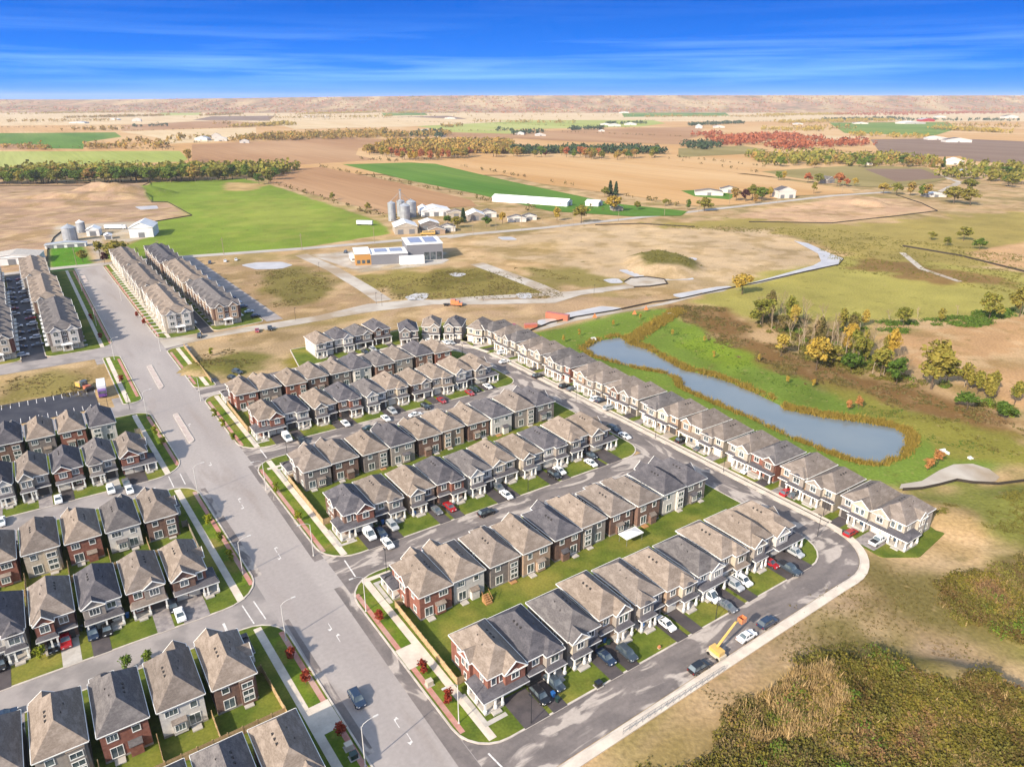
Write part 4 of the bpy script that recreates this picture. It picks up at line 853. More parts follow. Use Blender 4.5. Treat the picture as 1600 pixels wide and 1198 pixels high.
# ------------------------------------------------------------------ town houses
def town_kit(w, L, front):                             # long block, end wall towards -y, front doors on side `front`
    K = Kit(); wall, roof, trim, gw, fnd = MB(), MB(), MB(), MB(), MB(); H_ = 8.9
    wall.box(0, w, 0, L, 0.4, H_-0.02); fnd.box(-0.05, w+0.05, -0.05, L+0.05, -0.1, 2.6)
    hip(roof, trim, 0, w, 0, L, H_, 3.4, o=0.45); n = int(L/6.45); u = L/n; bays = []
    for side in (0, 1):                                # cross gables and shallow bays along both long sides
        for i in range(n):
            y0 = i*u+0.35; y1 = y0+u-0.7
            r_, t_, g_ = MB(), MB(), MB(); hip(r_, t_, y0+0.5, y1-0.5, -0.6, w*0.44, H_-0.03, 2.0+0.5*(i % 2), 'gable' if i % 2 == 0 else 'hip', 'hip', g_, 0.28)
            f = (lambda v: (v[1], L-v[0], v[2])) if side == 0 else (lambda v: (w-v[1], v[0], v[2]))
            for src, dst in ((r_, roof), (t_, trim), (g_, gw)):
                b = len(dst.v); dst.v += [f(v) for v in src.v]; dst.f += [tuple(q+b for q in ff) for ff in src.f]
            ya, yb = (L-(y1-0.5), L-(y0+0.5)) if side == 0 else (y0+0.5, y1-0.5)
            bays.append(MB().box(-0.6, 0.02, ya, yb, 3.0, H_-0.06) if side == 0 else MB().box(w-0.02, w+0.6, ya, yb, 3.0, H_-0.06))
    K.add('foundation', fnd, 'base'); K.add('wall', wall, 'wall'); r = K.add('roof', roof, 'roof'); K.add('fascia', trim, 'trim', r); g = K.add('gable', gw, 'accent', r)
    for i, b in enumerate(bays): K.add('bay', b, 'accent' if i % 2 else 'wall')
    for x in (w*0.24, w*0.76):                         # end wall bays with gables
        b, rr, tt_, gg = MB(), MB(), MB(), MB(); b.box(x-1.9, x+1.9, -0.7, 0.02, 2.6, H_-0.05); hip(rr, tt_, x-1.9, x+1.9, -0.7, 3.4, H_-0.02, 1.9, 'gable', 'hip', gg, 0.3)
        K.add('bay', b, 'accent'); q = K.add('bay_roof', rr, 'roof'); K.add('fascia', tt_, 'trim', q); K.add('gable', gg, 'accent', q)
        K.window(x, -0.7, 7.4, 1.8, 1.4, 'front', True, 1); K.window(x, -0.7, 4.5, 1.8, 1.5, 'front', False, 1); K.window(x, 0, 1.5, 1.6, 1.3, 'front', False, 1)
    K.window(w/2, 0, 7.4, 1.2, 1.4, 'front'); K.window(w/2, 0, 4.6, 1.2, 1.4, 'front')
    pr, pt = MB(), MB(); shed(pr, pt, w/2-1.9, w/2+1.9, -1.9, 0, 2.9, 3.4); K.add('porch_roof', pr, 'trim'); K.add('porch_beam', pt, 'trim'); K.add('front_door', MB().box(w/2-0.5, w/2+0.5, -0.07, 0.02, 0.4, 2.5), 'door_dark')
    K.add('porch_floor', MB().box(w/2-1.9, w/2+1.9, -1.8, 0, -0.1, 0.4), 'concrete')
    for x in (-1.6, 1.6): K.add('column', CACHE['col'], 'trim', -1, (w/2+x, -1.6, 0))
    for i in range(n):
        y = (i+0.5)*u
        for fc, x in (('left', -0.6), ('right', w+0.6)):
            for z in (4.6, 7.2): K.window(x, y, z, 2.2, 1.4, fc, False, 2)
        fx_, ff = (0, 'left') if front == 'left' else (w, 'right'); bx_, bf = (w, 'right') if front == 'left' else (0, 'left')
        sg = -1 if ff == 'left' else 1
        K.add('front_door', MB().box(fx_+min(0, sg*0.08), fx_+max(0, sg*0.08), y-1.7, y-0.7, 0.4, 2.5), 'door_dark'); K.window(fx_, y+1.0, 1.6, 1.4, 1.2, ff, False, 1)
        K.add('step', MB().box(min(fx_, fx_+sg*1.6), max(fx_, fx_+sg*1.6), y-2.0, y-0.4, -0.1, 0.38), 'concrete')
        K.add('balcony', MB().box(min(bx_, bx_-sg*1.7), max(bx_, bx_-sg*1.7), y-2.4, y+2.4, 2.75, 2.95), 'trim'); K.add('garage_door', MB().box(bx_+min(0, -sg*0.06), bx_+max(0, -sg*0.06), y-1.4, y+1.4, 0.1, 2.4), 'garage_tan')
    return K
TK = {f: town_kit(12.0, 58.0, f) for f in ('left', 'right')}
NAMEB = ['nearest', 'middle', 'farthest']
for blk, (s0, ds, f, rcs, wcs, ac, ph) in enumerate(((-25.5, -2.5, 'left', ('grey_shingle', 'grey_shingle', 'grey_shingle'), ('red_brick', 'brown_brick', 'red_brick'), 'pale_stone', 'the leftmost lane row'),
        (-0.9, -3.6, 'right', ('grey_shingle', 'brown_shingle', 'brown_shingle'), ('grey_brick', 'brown_brick', 'grey_brick'), 'white_siding', 'the row left of the main road'),
        (44.4, -0.8, 'left', ('brown_shingle', 'taupe_shingle', 'taupe_shingle'), ('pale_stone', 'grey_brick', 'pale_stone'), 'white_siding', 'the row right of the main road'),
        (65.6, -1.4, 'left', ('grey_shingle', 'brown_shingle', 'charcoal_shingle'), ('brown_brick', 'tan_brick', 'brown_brick'), 'tan_brick', 'the row beside the far car park'))):
    for i in range(3):
        p = W(s0+ds*i/3*2, 345.5+i*60.2)
        h = place(TK[f], 'town_house_block', (p.x, p.y, 0.12), GA, dict(roof=rcs[i], wall=wcs[i], accent=ac if i != 1 else 'pale_stone', base='pale_stone'))
        tag(h, '%s-roofed three-storey town houses, %s block of %s' % (ROOFN[rcs[i]], NAMEB[i], ph), 'town houses', 'town house blocks at the upper left')
# garden hedges between the town house lots: low white rails
rail = MB().box(0, 5.0, -0.04, 0.04, 0.5, 0.9).box(0, 0.1, -0.05, 0.05, 0, 1.0).box(4.9, 5.0, -0.05, 0.05, 0, 1.0).mesh('garden_rail')
for i in range(24):
    t = 347+i*6.45; o = obj('garden_rail', rail, M['trim'], None, W(39.6-0.005*i, t, 0.13), GA)
    tag(o, 'low white rail before the right town houses, %s counted from the near end' % ORD[i], 'rail', 'rails between town house lawns')

# ------------------------------------------------------------------ farms, the fire station and other buildings
def gable_kit(w, d, h, rh, doors=1, wins=0, o=0.4):
    K = Kit(); wall, roof, trim, gw = MB(), MB(), MB(), MB(); wall.box(0, w, 0, d, -0.5, h-0.02); hip(roof, trim, 0, w, 0, d, h, rh, 'gable', 'gable', gw, o, 0.25)
    K.add('wall', wall, 'wall'); r = K.add('roof', roof, 'roof'); K.add('fascia', trim, 'trim', r); g1 = MB(); g1.v = gw.v[:6]; g1.f = gw.f[:5]; g2 = MB(); g2.v = gw.v[6:]; g2.f = [tuple(i-6 for i in f) for f in gw.f[5:]]
    K.add('gable', g1, 'wall'); K.add('gable', g2, 'wall')
    for i in range(doors): x = w*(i+0.5)/doors; K.add('door', grooved(x-min(2.2, w/doors*0.36), x+min(2.2, w/doors*0.36), -0.04, 0.0, min(h-0.6, 3.8)), 'door')
    for i in range(wins):
        y = d*(i+0.5)/wins; K.window(0, y, h*0.6, 1.2, 1.0, 'left', False, 0); K.window(w, y, h*0.6, 1.2, 1.0, 'right', False, 0)
    return K
def gable(u, v, w, d, h, rh, ang, label, cat, group=None, wall='white_metal', roof='white_metal', door='grey_metal', doors=1, wins=0, name='barn'):
    key = ('g', w, d, h, rh, doors, wins)
    if key not in KITS: KITS[key] = gable_kit(w, d, h, rh, doors, wins)
    c = G(u, v); a = R(ang); p = c-Vector((math.cos(a), math.sin(a), 0))*(w/2)
    z = gheight(c.x, c.y) if GX0 < c.x < GX1 and GY0 < c.y < GY1 else -0.7
    return tag(place(KITS[key], name, (p.x, p.y, z), a, dict(wall=wall, roof=roof, door=door)), label, cat, group)
def bin_kit(r, h):
    K = Kit(); b = MB()
    for i in range(int(h/0.9)):                        # corrugated rings
        z = i*0.9; b.cyl(0, 0, z, z+0.78, r, r, 20, False); b.cyl(0, 0, z+0.78, z+0.9, r-0.09, r-0.09, 20, True)
    K.add('shell', b, 'galvanised'); z = int(h/0.9)*0.9; rf = MB(); rf.cyl(0, 0, z, z+r*0.52, r+0.18, 0.35, 20); q = K.add('roof', rf, 'roof'); K.add('cap', MB().cyl(0, 0, z+r*0.5, z+r*0.5+0.5, 0.4, 0.4, 8), 'roof', q)
    K.add('door', MB().box(-0.5, 0.5, -r-0.12, -r+0.2, 0.0, 1.9), 'grey_metal'); K.add('ladder', MB().box(r-0.05, r+0.12, -0.25, -0.2, 0, z).box(r-0.05, r+0.12, 0.2, 0.25, 0, z), 'grey_metal'); return K
def grain_bin(u, v, r, h, label, group=None, roof='galvanised'):
    c = G(u, v); k = ('b', r, h)
    if k not in KITS: KITS[k] = bin_kit(r, h)
    return tag(place(KITS[k], 'grain_bin', (c.x, c.y, 0), 0, dict(roof=roof)), label, 'grain bin', group)
# left farm
grain_bin(111, 376, 5.0, 9.9, 'wide corrugated grain bin beside the green-roofed shed', 'bins on the left farm')
grain_bin(128, 363, 3.2, 8.1, 'slim grain bin behind the wide bin on the left farm', 'bins on the left farm', 'white_metal')
gable(146, 369, 9, 12, 5, 2.2, 20, 'small white shed beside the slim grain bin', 'shed', wall='white_metal', roof='white_metal')
gable(103, 387, 26, 7, 2.8, 1.2, 22, 'long low shed with pale green roof on the left farm', 'shed', wall='white_metal', roof='galvanised', doors=4)
gable(222, 371, 17, 24, 7.5, 4.0, 16, 'big white barn at the edge of the green meadow', 'barn', wins=2)
gable(170, 374, 5, 8, 3, 1.4, 30, 'tiny white shed on the left farm yard', 'shed')
gable(20, 414, 30, 20, 5, 2, 22, 'low grey-roofed shed behind the leftmost town houses', 'shed', roof='concrete')
# middle farm
for u, v, r, h, w_ in ((613, 345, 3.4, 15.3, 'tall slim galvanised grain bin, leftmost of the cluster'), (627, 338, 3.6, 13.5, 'galvanised grain bin under the conveyor tower legs'), (633, 344, 4.6, 12.6, 'wide galvanised grain bin at the front of the cluster'), (643, 339, 4.6, 13.5, 'wide galvanised grain bin, rightmost of the cluster')):
    grain_bin(u, v, r, h, w_, 'grain bins on the middle farm')
c = G(627, 340); tw = empty('grain_conveyor', c)
for i, (dx, dy) in enumerate(((-9, -3), (-3, 3), (4, -2), (10, 2))): obj('leg', MB().tube([(dx, dy, 14), (0, 0, 23)], 0.2, 0.15), M['grey_metal'], tw)
obj('tower', MB().box(-0.4, 0.4, -0.4, 0.4, 0, 23.5), M['galvanised'], tw); obj('head', MB().box(-1.0, 1.0, -0.7, 0.7, 23.5, 25), M['grey_metal'], tw)
tag(tw, 'tall grain conveyor tower above the silver bins', 'conveyor')
gable(635, 366, 18, 22, 6.0, 3.2, 14, 'white gabled farm shed with two wide doors below the bins', 'shed', doors=2, wall='pale_stone')
gable(672, 360, 15, 14, 5.6, 2.6, 14, 'grey-walled farm shed right of the white gabled shed', 'shed', wall='grey_brick', doors=2)
gable(682, 338, 26, 24, 5.2, 3.0, 14, 'long white barn behind the middle farm sheds', 'barn', doors=3); gable(666, 338, 9, 26, 5.2, 2.6, 14, 'narrow pale barn beside the grain bins', 'barn')
gable(744, 345, 15, 20, 5, 3.2, 10, 'white-roofed farmhouse among trees by the country road', 'house', wall='greige_siding', wins=2, name='farm_house'); gable(764, 340, 14, 12, 4, 2.6, 10, 'grey-roofed farmhouse right of the white-roofed one', 'house', wall='white_siding', roof='grey_shingle', wins=1, name='farm_house')
gable(713, 340, 16, 12, 4, 2.5, 10, 'grey-roofed bungalow behind the long white barn', 'house', wall='pale_stone', roof='taupe_shingle', wins=1, name='farm_house'); gable(683, 366, 13, 10, 3.6, 2.2, 12, 'brown bungalow right of the farm sheds', 'house', wall='tan_brick', roof='taupe_shingle', wins=1, name='farm_house'); gable(700, 362, 12, 9, 3.6, 2.2, 8, 'grey-roofed bungalow by the country road', 'house', wall='white_siding', roof='grey_shingle', wins=1, name='farm_house')
gable(808, 347, 16, 9, 3.5, 2.2, 5, 'white bungalow left of the yellow roadside trees', 'house', wall='white_siding', roof='grey_shingle', wins=1, name='farm_house'); gable(828, 344, 12, 9, 3.3, 2.0, 5, 'white garage beside the roadside bungalow', 'garage', wall='white_siding', roof='grey_shingle')
gable(966, 330, 10, 9, 3.5, 2.2, 15, 'small grey shed by the country road bend', 'shed', wall='greige_siding', roof='grey_shingle')
gable(890, 322, 13, 86, 4.6, 2.6, 62, 'very long white poultry barn on the green field', 'barn', wins=6); gable(938, 322, 12, 14, 4, 2, 62, 'short white annexe at the end of the poultry barn', 'barn')
gable(1108, 306, 30, 18, 4, 2.4, -10, 'long white bungalow on the small lawn right of centre', 'house', wall='white_siding', roof='taupe_shingle', wins=2, name='farm_house'); gable(1140, 302, 20, 14, 4.4, 2.8, -10, 'grey-roofed house beside the long white bungalow', 'house', wall='white_siding', roof='grey_shingle', wins=1, name='farm_house')
gable(1229, 310, 20, 14, 8.0, 4.0, 8, 'tall white house with dark roof beside the country road', 'house', wall='white_siding', roof='charcoal_shingle', doors=2, wins=3, name='farm_house'); gable(1298, 287, 14, 12, 5, 4, 30, 'small grey-roofed house hidden among red trees', 'house', wall='greige_siding', roof='grey_shingle', wins=1, name='farm_house')
gable(1463, 308, 24, 10, 3, 2, 0, 'white mobile home behind the willows', 'house', wall='white_siding', wins=2, name='farm_house')
FARB = [(213,190,40,16), (314,220,36,12), (338,217,24,16), (345,221,30,12), (382,224,22,10), (483,184,70,12), (508,184,40,12), (665,206,40,9), (703,186,60,10), (845,213,30,9), (812,211,26,10), (945,196,40,10), (960,198,50,12), (985,196,50,12), (940,206,20,8),
        (975,177,80,12), (1000,175,60,12), (1062,175,70,14), (1092,201,24,16), (1124,200,40,10), (1345,194,60,9), (1430,194,110,12), (1450,190,70,16), (1498,223,60,12), (1465,219,50,10), (1470,184,60,12), (1580,185,80,18), (1492,258,26,12), (1510,271,20,6), (690,214,26,7), (545,168,80,12), (1248,195,40,8), (1360,258,20,6), (175,188,60,10), (120,193,70,9)]
for i, (u, v, w_, h_) in enumerate(FARB):
    c = G(u, v); k = (('g', w_, w_*0.5, h_*0.6, h_*0.4, 1, 0)); rd = i in (22, )
    gable(u, v, w_, w_*0.5, h_*0.6, h_*0.4, random.uniform(-12, 20), '%s farm building far off on the plain, %s' % ('red' if rd else 'pale', 'left part' if u < 500 else 'middle part' if u < 1050 else 'right part'), 'farm building', 'far farm buildings on the plain', wall='car_red' if rd else 'white_siding', roof=['white_metal', 'galvanised', 'grey_shingle'][i % 3], name='farm_building')
# fire station
c = G(600, 413); st = empty('fire_station', c, R(15))
def part(nm, m, *boxes, parent=st):
    mb = MB()
    for b in boxes: mb.box(*b)
    return obj(nm, mb, M[m], parent)
part('wall', 'station_grey', (-8, 16, 0, 20, -0.3, 6.5)); part('office_wing', 'station_orange', (-18, -8.02, 0.5, 22, -0.3, 7.2)); part('garage_hall', 'station_grey', (16.02, 40, 6, 32, -0.3, 10.5))
part('roof', 'white_metal', (-8.3, 16, -0.3, 20.3, 6.52, 6.9)); part('roof', 'white_metal', (-18.3, -8.05, 0.2, 22.3, 7.22, 7.7)); part('roof', 'white_metal', (15.8, 40.3, 5.7, 32.3, 10.52, 11.1)); part('annexe', 'white_metal', (10, 26, -4.5, -0.05, -0.3, 5.0))
for i in range(2): part('solar_panel', 'solar', (-5+i*10, 3+i*10, 6, 16, 7.05, 7.25))
for i in range(2): part('solar_panel', 'solar', (19+i*10, 27+i*10, 10, 28, 11.25, 11.45))
for i in range(3): part('bay_door', 'glass', (27.5+i*4.2, 30.9+i*4.2, 5.9, 6.05, 0, 5.2))
for i in range(3): part('window', 'glass', (-17+i*3.1, -15+i*3.1, 0.4, 0.55, 1.2, 3.4))
tag(st, 'orange and grey fire station with solar panels on its white roofs', 'fire station')
sheet('driveway', ccw(pxpoly([(640,408),(678,400),(702,406),(690,412),(655,414)], 0)), 'concrete', 0.06); sheet('driveway', ccw(pxpoly([(492,402),(570,393),(600,412),(560,423)], 0)), 'gravel', 0.05)

# ------------------------------------------------------------------ vehicles
def car_kit(kind):
    K = Kit(); S = {'sedan': (4.7, 0.90, 0.78, 1.42), 'suv': (4.75, 0.95, 0.98, 1.72), 'pickup': (5.7, 0.99, 1.02, 1.85), 'van': (5.3, 1.0, 1.05, 2.2), 'hatch': (4.3, 0.9, 0.85, 1.5)}[kind]; L, hw, bz, tz = S; h = L/2
    hood = bz-0.05
    if kind == 'van': prof = [(-h, 0.4), (-h, 0.85), (-h+0.25, 1.05), (-h+0.9, 1.18), (h-0.05, 1.18), (h, 0.6), (h, 0.35)]; cab = (-h+0.75, -h+1.75, h-0.35, h-0.05)
    elif kind == 'pickup': prof = [(-h, 0.45), (-h, 0.9), (-h+0.2, 1.02), (-h+1.5, 1.12), (h, 1.12), (h, 0.45)]; cab = (-h+1.4, -h+2.1, 0.55, 0.85)
    elif kind == 'sedan': prof = [(-h, 0.32), (-h, 0.6), (-h+0.2, 0.72), (-h+1.2, 0.86), (h-0.9, 0.92), (h-0.08, 0.88), (h, 0.6), (h, 0.35)]; cab = (-h+1.15, -h+1.95, h-1.6, h-0.75)
    else: prof = [(-h, 0.35), (-h, 0.75), (-h+0.2, 0.9), (-h+1.1, 1.0), (h-0.12, 1.05), (h, 0.7), (h, 0.4)]; cab = (-h+1.05, -h+1.75, h-0.75, h-0.1)
    body = MB(); st_ = ((-hw, 0.06), (-hw+0.10, 0.0), (hw-0.10, 0.0), (hw, 0.06)); n = len(prof); zc = 0.65
    for x, ins in st_:
        for (y, z) in prof: body.v.append((x, y*(1-ins*0.8), zc+(z-zc)*(1-ins*2.2)))
    for k in range(3):
        for i in range(n): j = (i+1) % n; body.f.append((k*n+i, k*n+j, (k+1)*n+j, (k+1)*n+i))
    body.f.append(tuple(range(n-1, -1, -1))); body.f.append(tuple(range(3*n, 4*n)))
    zb = {'van': 1.12, 'pickup': 1.08, 'sedan': 0.84}.get(kind, 0.96); y0, y1, y2, y3 = cab; a, b_ = hw-0.09, hw-0.26; g = MB()
    g.v = [(-a, y0, zb), (a, y0, zb), (a, y3, zb), (-a, y3, zb), (-b_, y1, tz-0.05), (b_, y1, tz-0.05), (b_, y2, tz-0.05), (-b_, y2, tz-0.05)]
    g.f = [(0, 1, 5, 4), (1, 2, 6, 5), (2, 3, 7, 6), (3, 0, 4, 7), (4, 5, 6, 7)]
    body2 = MB(); body2.v = [(-b_-0.02, y1-0.08, tz-0.06), (b_+0.02, y1-0.08, tz-0.06), (b_+0.02, y2+0.06, tz-0.06), (-b_-0.02, y2+0.06, tz-0.06), (-b_+0.06, y1+0.05, tz), (b_-0.06, y1+0.05, tz), (b_-0.06, y2-0.08, tz), (-b_+0.06, y2-0.08, tz)]
    body2.f = [(0, 1, 5, 4), (1, 2, 6, 5), (2, 3, 7, 6), (3, 0, 4, 7), (4, 5, 6, 7), (3, 2, 1, 0)]
    q = K.add('body', body, 'paint'); K.add('windows', g, 'glass'); K.add('roof_panel', body2, 'paint')
    pil = MB()
    for sx in (-1, 1):                                # pillars
        for fr in (0.0, 0.5, 1.0):
            yb, yt = y0+(y3-y0)*(0.0 if fr == 0 else 0.52 if fr == 0.5 else 1.0), y1+(y2-y1)*(0.0 if fr == 0 else 0.52 if fr == 0.5 else 1.0); pil.tube([(sx*(a-0.0), yb, zb-0.02), (sx*b_, yt, tz-0.05)], 0.055, n=4)
    if kind == 'van': pil.box(-hw+0.1, hw-0.1, -0.2, h-0.2, 1.15, tz-0.12)
    K.add('pillars', pil, 'paint')
    if kind == 'pickup': K.add('cargo_bed', MB().box(-hw+0.18, hw-0.18, 0.95, h-0.15, 1.08, 1.135), 'dark_metal')
    ty = CACHE.setdefault('tyre', None) or None
    if ty is None:
        t = MB(); t.cyl(0, 0, -0.11, 0.11, 0.34, n=14); t.v = [(z, x, y) for x, y, z in t.v]; r_ = MB(); r_.cyl(0, 0, -0.125, 0.125, 0.2, n=10); r_.v = [(z, x, y) for x, y, z in r_.v]; CACHE['tyre'] = t.mesh('tyre'); CACHE['rim'] = r_.mesh('rim')
    for sx in (-1, 1):
        for y in (-h+0.9, h-0.95): i = K.add('wheel', CACHE['tyre'], 'tyre', -1, (sx*(hw-0.08), y, 0.34)); K.add('rim', CACHE['rim'], 'rim', i)
        K.add('headlight', MB().box(sx*(hw-0.4)-0.16, sx*(hw-0.4)+0.16, -h-0.02, -h+0.1, 0.6, 0.74), 'lamp_clear'); K.add('taillight', MB().box(sx*(hw-0.22)-0.12, sx*(hw-0.22)+0.12, h-0.1, h+0.015, 0.62, 0.84), 'lamp_red')
    return K
CK = {k: car_kit(k) for k in ('sedan', 'suv', 'pickup', 'van', 'hatch')}
LABS = set()
def uniq(l, extra):
    if l not in LABS: LABS.add(l); return l
    for e_ in extra:
        if l+e_ not in LABS: LABS.add(l+e_); return l+e_
    return l+extra[-1]
def car(u, v, kind, colr, head, label=None, group=None, z=0.15):
    """head: 't' nose towards the camera along the driveways, 'T' away, 's'/'S' along the cross streets, or degrees"""
    c = G(u, v); rz = {'t': GA, 'T': GA+math.pi, 's': GA+math.pi/2, 'S': GA-math.pi/2, 'w': GA-math.pi/2, 'W': GA+math.pi/2}[head] if isinstance(head, str) else R(head)
    o = place(CK[kind], 'parked_car', (c.x, c.y, z), rz, dict(paint='car_'+colr)); kn = {'suv': 'sport utility car', 'hatch': 'small car', 'sedan': 'sedan', 'van': 'van', 'pickup': 'pickup truck'}[kind]
    if label is None:
        s, t = ST(u, v); best = min((h for h in HOUSES), key=lambda q: (q[0]-s)**2+((q[1]-t)*0.7)**2)
        label = uniq('%s %s by the %s house of %s' % (colr, kn, ORD[best[3]] if best[3] else 'first', best[4]), (', nearer the street', ', nearer the garage', ', beside the other'))
    tag(o, label, 'car', group or 'cars parked along the streets and driveways'); return o
car(558, 1094, 'suv', 'navy', 't', 'dark sport utility car alone on the wide main road', 'cars on the roads', 0.02)
DR = [(843,1090,'suv','black'), (866,1070,'suv','slate'), (946,1030,'sedan','navy'), (979,1024,'suv','slate'), (1040,978,'sedan','white'), (1107,934,'van','white'), (1135,950,'sedan','grey'), (1146,917,'suv','silver'), (1159,910,'suv','white'), (1202,882,'sedan','red'), (1232,892,'pickup','slate'), (1240,866,'suv','silver'),
      (577,838,'van','white'), (596,835,'sedan','navy'), (606,852,'sedan','white'), (613,824,'suv','silver'), (682,800,'sedan','grey'), (703,795,'sedan','red'), (778,764,'suv','grey'), (791,776,'sedan','white'), (866,745,'suv','black'), (874,738,'sedan','white'), (923,726,'sedan','white'), (923,714,'sedan','slate'),
      (449,687,'van','white'), (470,690,'pickup','black'), (540,664,'sedan','white'), (603,656,'sedan','white'), (613,645,'suv','silver'), (665,638,'suv','black'), (690,628,'sedan','red'), (734,616,'sedan','red'), (741,611,'suv','green'), (762,606,'sedan','white'),
      (92,783,'sedan','white'), (174,768,'suv','white'), (203,768,'sedan','white'), (198,757,'sedan','grey'), (84,1012,'sedan','black'), (104,1003,'pickup','red'), (146,992,'suv','navy'), (168,986,'sedan','black'), (282,964,'sedan','white'), (271,950,'sedan','black'), (2,1040,'suv','black'), (3,818,'sedan','white'),
      (571,553,'suv','black'), (598,553,'sedan','navy'), (583,548,'suv','silver'), (671,536,'suv','white'), (697,537,'sedan','white'), (705,537,'sedan','silver')]
for u, v, k, c_ in DR: car(u, v, k, c_, 't')
for u, v, k, c_ in ((882,606,'suv','black'), (893,610,'sedan','grey'), (931,626,'suv','white'), (939,628,'sedan','navy'), (951,640,'suv','silver'), (1065,690,'suv','black'), (1093,703,'sedan','grey'), (1167,738,'sedan','white'), (1229,773,'suv','red'), (1241,776,'sedan','grey'), (1328,836,'hatch','red'), (1371,848,'pickup','white'), (788,567,'sedan','white'), (785,553,'suv','white'), (840,590,'suv','black')): car(u, v, k, c_, 'W')
for u, v, k, c_, hd, lb in ((1092,1046,'suv','black','s','black car at the kerb below the yellow boom lift'), (1166,997,'sedan','white','s','white sedan at the kerb beyond the yellow boom lift'), (1198,976,'suv','navy','s','dark blue car at the kerb, farthest from the boom lift'), (760,804,'suv','black','s','black car parked at the kerb of the second street'), (674,860,'sedan','white','s','white sedan at the lower kerb of the second street'),
        (577,671,'sedan','green','s','dark green sedan at the kerb of the third street'), (649,650,'sedan','white','s','white sedan at the kerb of the third street'), (958,672,'suv','navy','t','dark car parked where the second street meets the pond street'), (976,683,'sedan','white','t','white sedan parked where the second street meets the pond street'), (5,1122,'sedan','navy','s','dark blue car on the street at the lower left edge'),
        (312,527,'suv','black',20,'black car turning near the right town houses'), (402,518,'sedan','red',20,'red car on the track past the town houses'), (422,515,'pickup','black',20,'black pickup on the track past the town houses'), (371,583,'suv','slate',60,'grey car on the vacant lot above the central rows'), (364,593,'suv','black',60,'black car beside the brick house at the vacant lot'), (540,395,'suv','navy',0,'dark car beside the fire station yard'), (328,412,'suv','navy',20,'dark blue car near the country road verge'), (352,409,'sedan','white',20,'white car near the country road verge'), (369,407,'sedan','white',20,'white car farthest right by the country road verge'), (668,372,'hatch','white',10,'white car beside the school bus')): car(u, v, k, c_, hd, lb, 'cars on the roads', 0.05)
cs = ['white', 'black', 'silver', 'grey', 'white', 'navy', 'white', 'red']
for i in range(14):
    for sd_, kk in ((-5.2, 0), (-11.2, 1)):
        if (i*5+kk*3) % 7 == 0: continue
        p = W(sd_-3.0*i/14, 347+i*12.4); q = cs[(i*3+kk*2) % 8]; o = place(CK['sedan' if i % 2 else 'suv'], 'parked_car', (p.x, p.y, 0.13), GA+math.pi/2*(1 if kk else -1), dict(paint='car_'+q)); tag(o, '%s car %s from the near end on the %s of the left town house lane' % (q, ORD[i], 'left' if kk else 'right'), 'car', 'cars in the left town house lane')
for i in range(15):
    p = W(85.6-0.35*i*0.6, 350+i*10.6); q = cs[(i*5+1) % 8]; o = place(CK['sedan' if i % 2 else 'suv'], 'parked_car', (p.x, p.y, 0.13), GA+math.pi/2, dict(paint='car_'+q)); tag(o, '%s car behind the rightmost town houses, %s from the near end' % (q, ORD[i]), 'car', 'cars behind the right town houses')
# boom lift at the kerb
bl = empty('boom_lift', G(1119, 1024), GA)
obj('chassis', MB().box(-1.0, 1.0, -1.6, 1.6, 0.35, 0.95), M['car_beige'], bl)
for sx in (-1, 1):
    for y in (-1.1, 1.1): obj('wheel', CACHE['tyre'], M['tyre'], bl, (sx*1.0, y, 0.36))
obj('turntable', MB().box(-0.8, 0.8, -1.3, 1.3, 0.97, 1.8), M['car_yellow'], bl); e1, e2 = Vector((0.2, 0.2, 1.9)), Vector((5.6, 0.6, 5.0)); e3 = Vector((7.2, 0.7, 4.6))
obj('lower_boom', MB().tube([e1, e2], 0.28, 0.22, 6), M['car_yellow'], bl); obj('jib', MB().tube([e2, e3], 0.16, 0.14, 6), M['car_yellow'], bl); obj('basket', MB().box(7.0, 8.4, 0.1, 1.3, 4.0, 4.1).box(7.0, 8.4, 0.1, 0.15, 4.1, 5.1).box(7.0, 8.4, 1.25, 1.3, 4.1, 5.1).box(7.0, 7.05, 0.1, 1.3, 4.1, 5.1).box(8.35, 8.4, 0.1, 1.3, 4.1, 5.1), M['car_orange'], bl)
tag(bl, 'yellow boom lift with raised arm on the bottom street', 'boom lift')
# trucks and site containers
def truck(u, v, rz, boxes, label, cat, name):
    r_ = empty(name, G(u, v), R(rz))
    for nm, m, b in boxes: obj(nm, MB().box(*b), M[m], r_)
    y0 = min(b[2] for _, _, b in boxes); y1 = max(b[3] for _, _, b in boxes)
    for sx in (-1, 1):
        for y in (y0+1.0, y1-1.0, y1-2.2): w_ = obj('wheel', CACHE['tyre'], M['tyre'], r_, (sx*1.1, y, 0.45)); w_.scale = (1.6, 1.35, 1.35)
    return tag(r_, label, cat)
truck(712, 478, 80, [('sleeper', 'car_orange', (-1.2, 1.2, 0, 2.4, 0.9, 3.6)), ('cab', 'car_orange', (-1.15, 1.15, -2.0, -0.02, 0.8, 3.0)), ('bonnet', 'car_orange', (-1.0, 1.0, -3.6, -2.02, 0.7, 2.0)), ('windscreen', 'glass', (-1.0, 1.0, -2.04, -2.0, 2.05, 2.8)), ('chassis', 'dark_metal', (-0.5, 0.5, 2.42, 6.5, 0.7, 1.0))], 'orange truck tractor on the gravel street', 'truck', 'truck_tractor')
truck(161, 617, 30, [('cargo_box', 'white_metal', (-1.4, 1.4, -1.2, 7.5, 1.0, 4.0)), ('cab', 'car_purple', (-1.3, 1.3, -3.4, -1.25, 0.6, 3.0)), ('windscreen', 'glass', (-1.1, 1.1, -3.44, -3.4, 1.8, 2.7))], 'white box truck with purple cab beside the parking lot', 'truck', 'box_truck')
